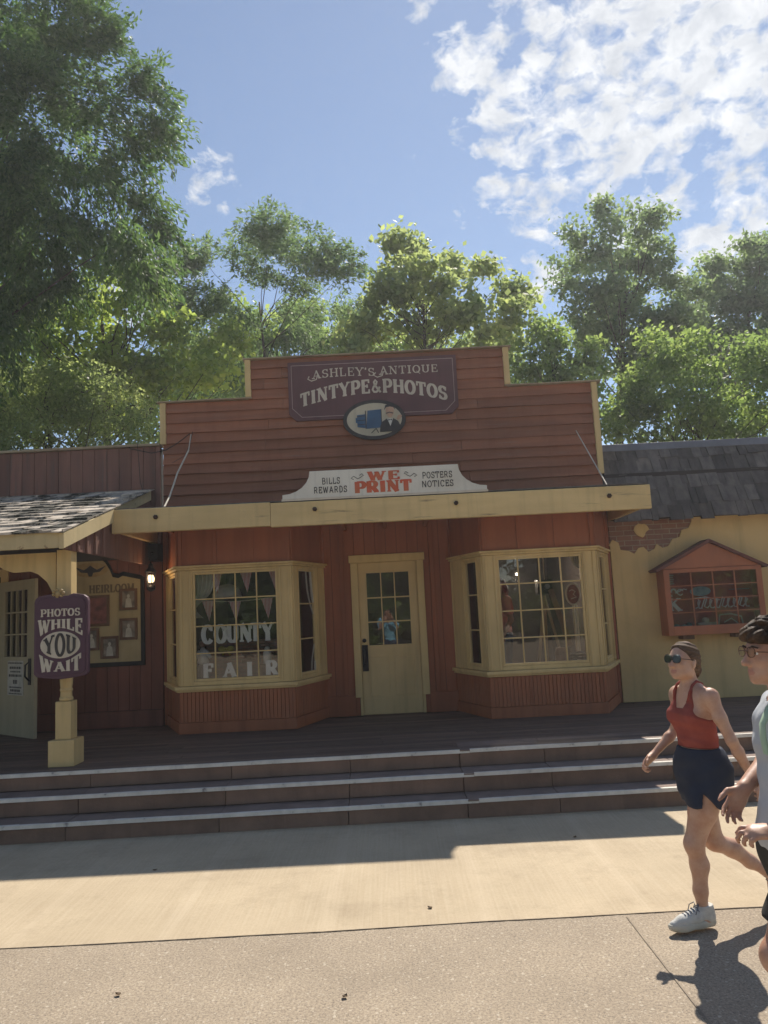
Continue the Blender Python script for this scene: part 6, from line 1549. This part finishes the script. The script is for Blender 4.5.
def cloud(scale, det, rough, dist=0.0, st=(1, 1, 1.5)):
    mp = n.nodes.new('ShaderNodeMapping'); mp.inputs['Scale'].default_value = st; n.links.new(tc.outputs['Generated'], mp.inputs['Vector'])
    x = nd(n, 'ShaderNodeTexNoise', Scale=scale, Detail=det, Roughness=rough, Distortion=dist); n.links.new(mp.outputs[0], x.inputs['Vector']); return x.outputs['Fac']
def blob(px, py, r, soft=.5):
    """round patch of cloud about a direction in the sky; r in radians"""
    d = nrm(_fw + _rt * (px - 384) / FPX - _up * (py - 512) / FPX)
    v = n.nodes.new('ShaderNodeVectorMath'); v.operation = 'DISTANCE'; n.links.new(tc.outputs['Generated'], v.inputs[0]); v.inputs[1].default_value = tuple(map(float, d))
    return ramp(n, mth(n, 'SUBTRACT', 1.0, mth(n, 'DIVIDE', v.outputs['Value'], r)), -soft, soft)
big = 0.0
for px_, py_, r_, am in ((640, 80, .17, 1), (560, 120, .13, .9), (480, 60, .06, .8), (760, 40, .2, 1), (570, 215, .09, .7), (760, 190, .14, .85), (640, 170, .1, .9), (215, 175, .05, .55), (145, 290, .06, .9), (425, -5, .03, .8), (520, 20, .07, .75), (545, 280, .03, .8), (800, 330, .2, .6), (-300, 200, .3, .7), (1100, 100, .4, .8)):
    q_ = mth(n, 'MULTIPLY', blob(px_, py_, r_), am); big = mth(n, 'MAXIMUM', big, q_)
cells = cloud(31, 9, .56, .3)
wide = cloud(5.5, 4, .5, .2)
f = mth(n, 'ADD', mth(n, 'MULTIPLY', cells, .68), mth(n, 'MULTIPLY', wide, .32))
thr = mth(n, 'SUBTRACT', .70, mth(n, 'MULTIPLY', big, .33))
cov = ramp(n, mth(n, 'SUBTRACT', f, thr), 0.0, .12)
shade = ramp(n, cloud(24, 6, .6, .3), .3, .7)
ccol = mixc(n, shade, (5.2, 5.5, 6.0), (8.6, 8.7, 8.8))
hs_ = nd(n, 'ShaderNodeHueSaturation', Saturation=.95, Value=1.0); n.links.new(sky.outputs[0], hs_.inputs['Color'])
hz = mixc(n, mth(n, 'MULTIPLY', cov, .92), hs_.outputs[0], ccol)
n.links.new(hz, bg.inputs[0]); bg.inputs[1].default_value = .082
n.links.new(bg.outputs[0], out.inputs[0])
sl = bpy.data.lights.new('sun', 'SUN'); sl.energy = 4.4; sl.angle = R(.5); sl.color = (1, .93, .82)
so = bpy.data.objects.new('sun', sl); COL.objects.link(so)
so.rotation_euler = SUN.to_track_quat('Z', 'Y').to_euler(); so.location = (10, 30, 36)
hz_ = MB(); hz_.box(-60, 60, -40, 60, -1, 24)  # scattering box added to imitate lens veiling glare and lift the darks
M, nn, oo = nt('lens_glare_veil'); pv = nn.nodes.new('ShaderNodeVolumePrincipled'); pv.inputs['Color'].default_value = (.95, .97, 1, 1)
pv.inputs['Density'].default_value = VEIL_DENS = .0021; pv.inputs['Anisotropy'].default_value = .45
nn.links.new(pv.outputs[0], oo.inputs['Volume'])
tag(hz_.build('glare_veil', M), kind='stuff')
scene.cycles.volume_bounces = 0
scene.render.engine = 'CYCLES'
scene.cycles.max_bounces = 6; scene.cycles.diffuse_bounces = 3; scene.cycles.glossy_bounces = 3; scene.cycles.transparent_max_bounces = 10
scene.cycles.use_denoising = True
scene.view_settings.view_transform = 'Standard'; scene.view_settings.look = 'None'
scene.view_settings.exposure = 0.5; scene.view_settings.gamma = 1.0
scene.view_settings.use_curve_mapping = False
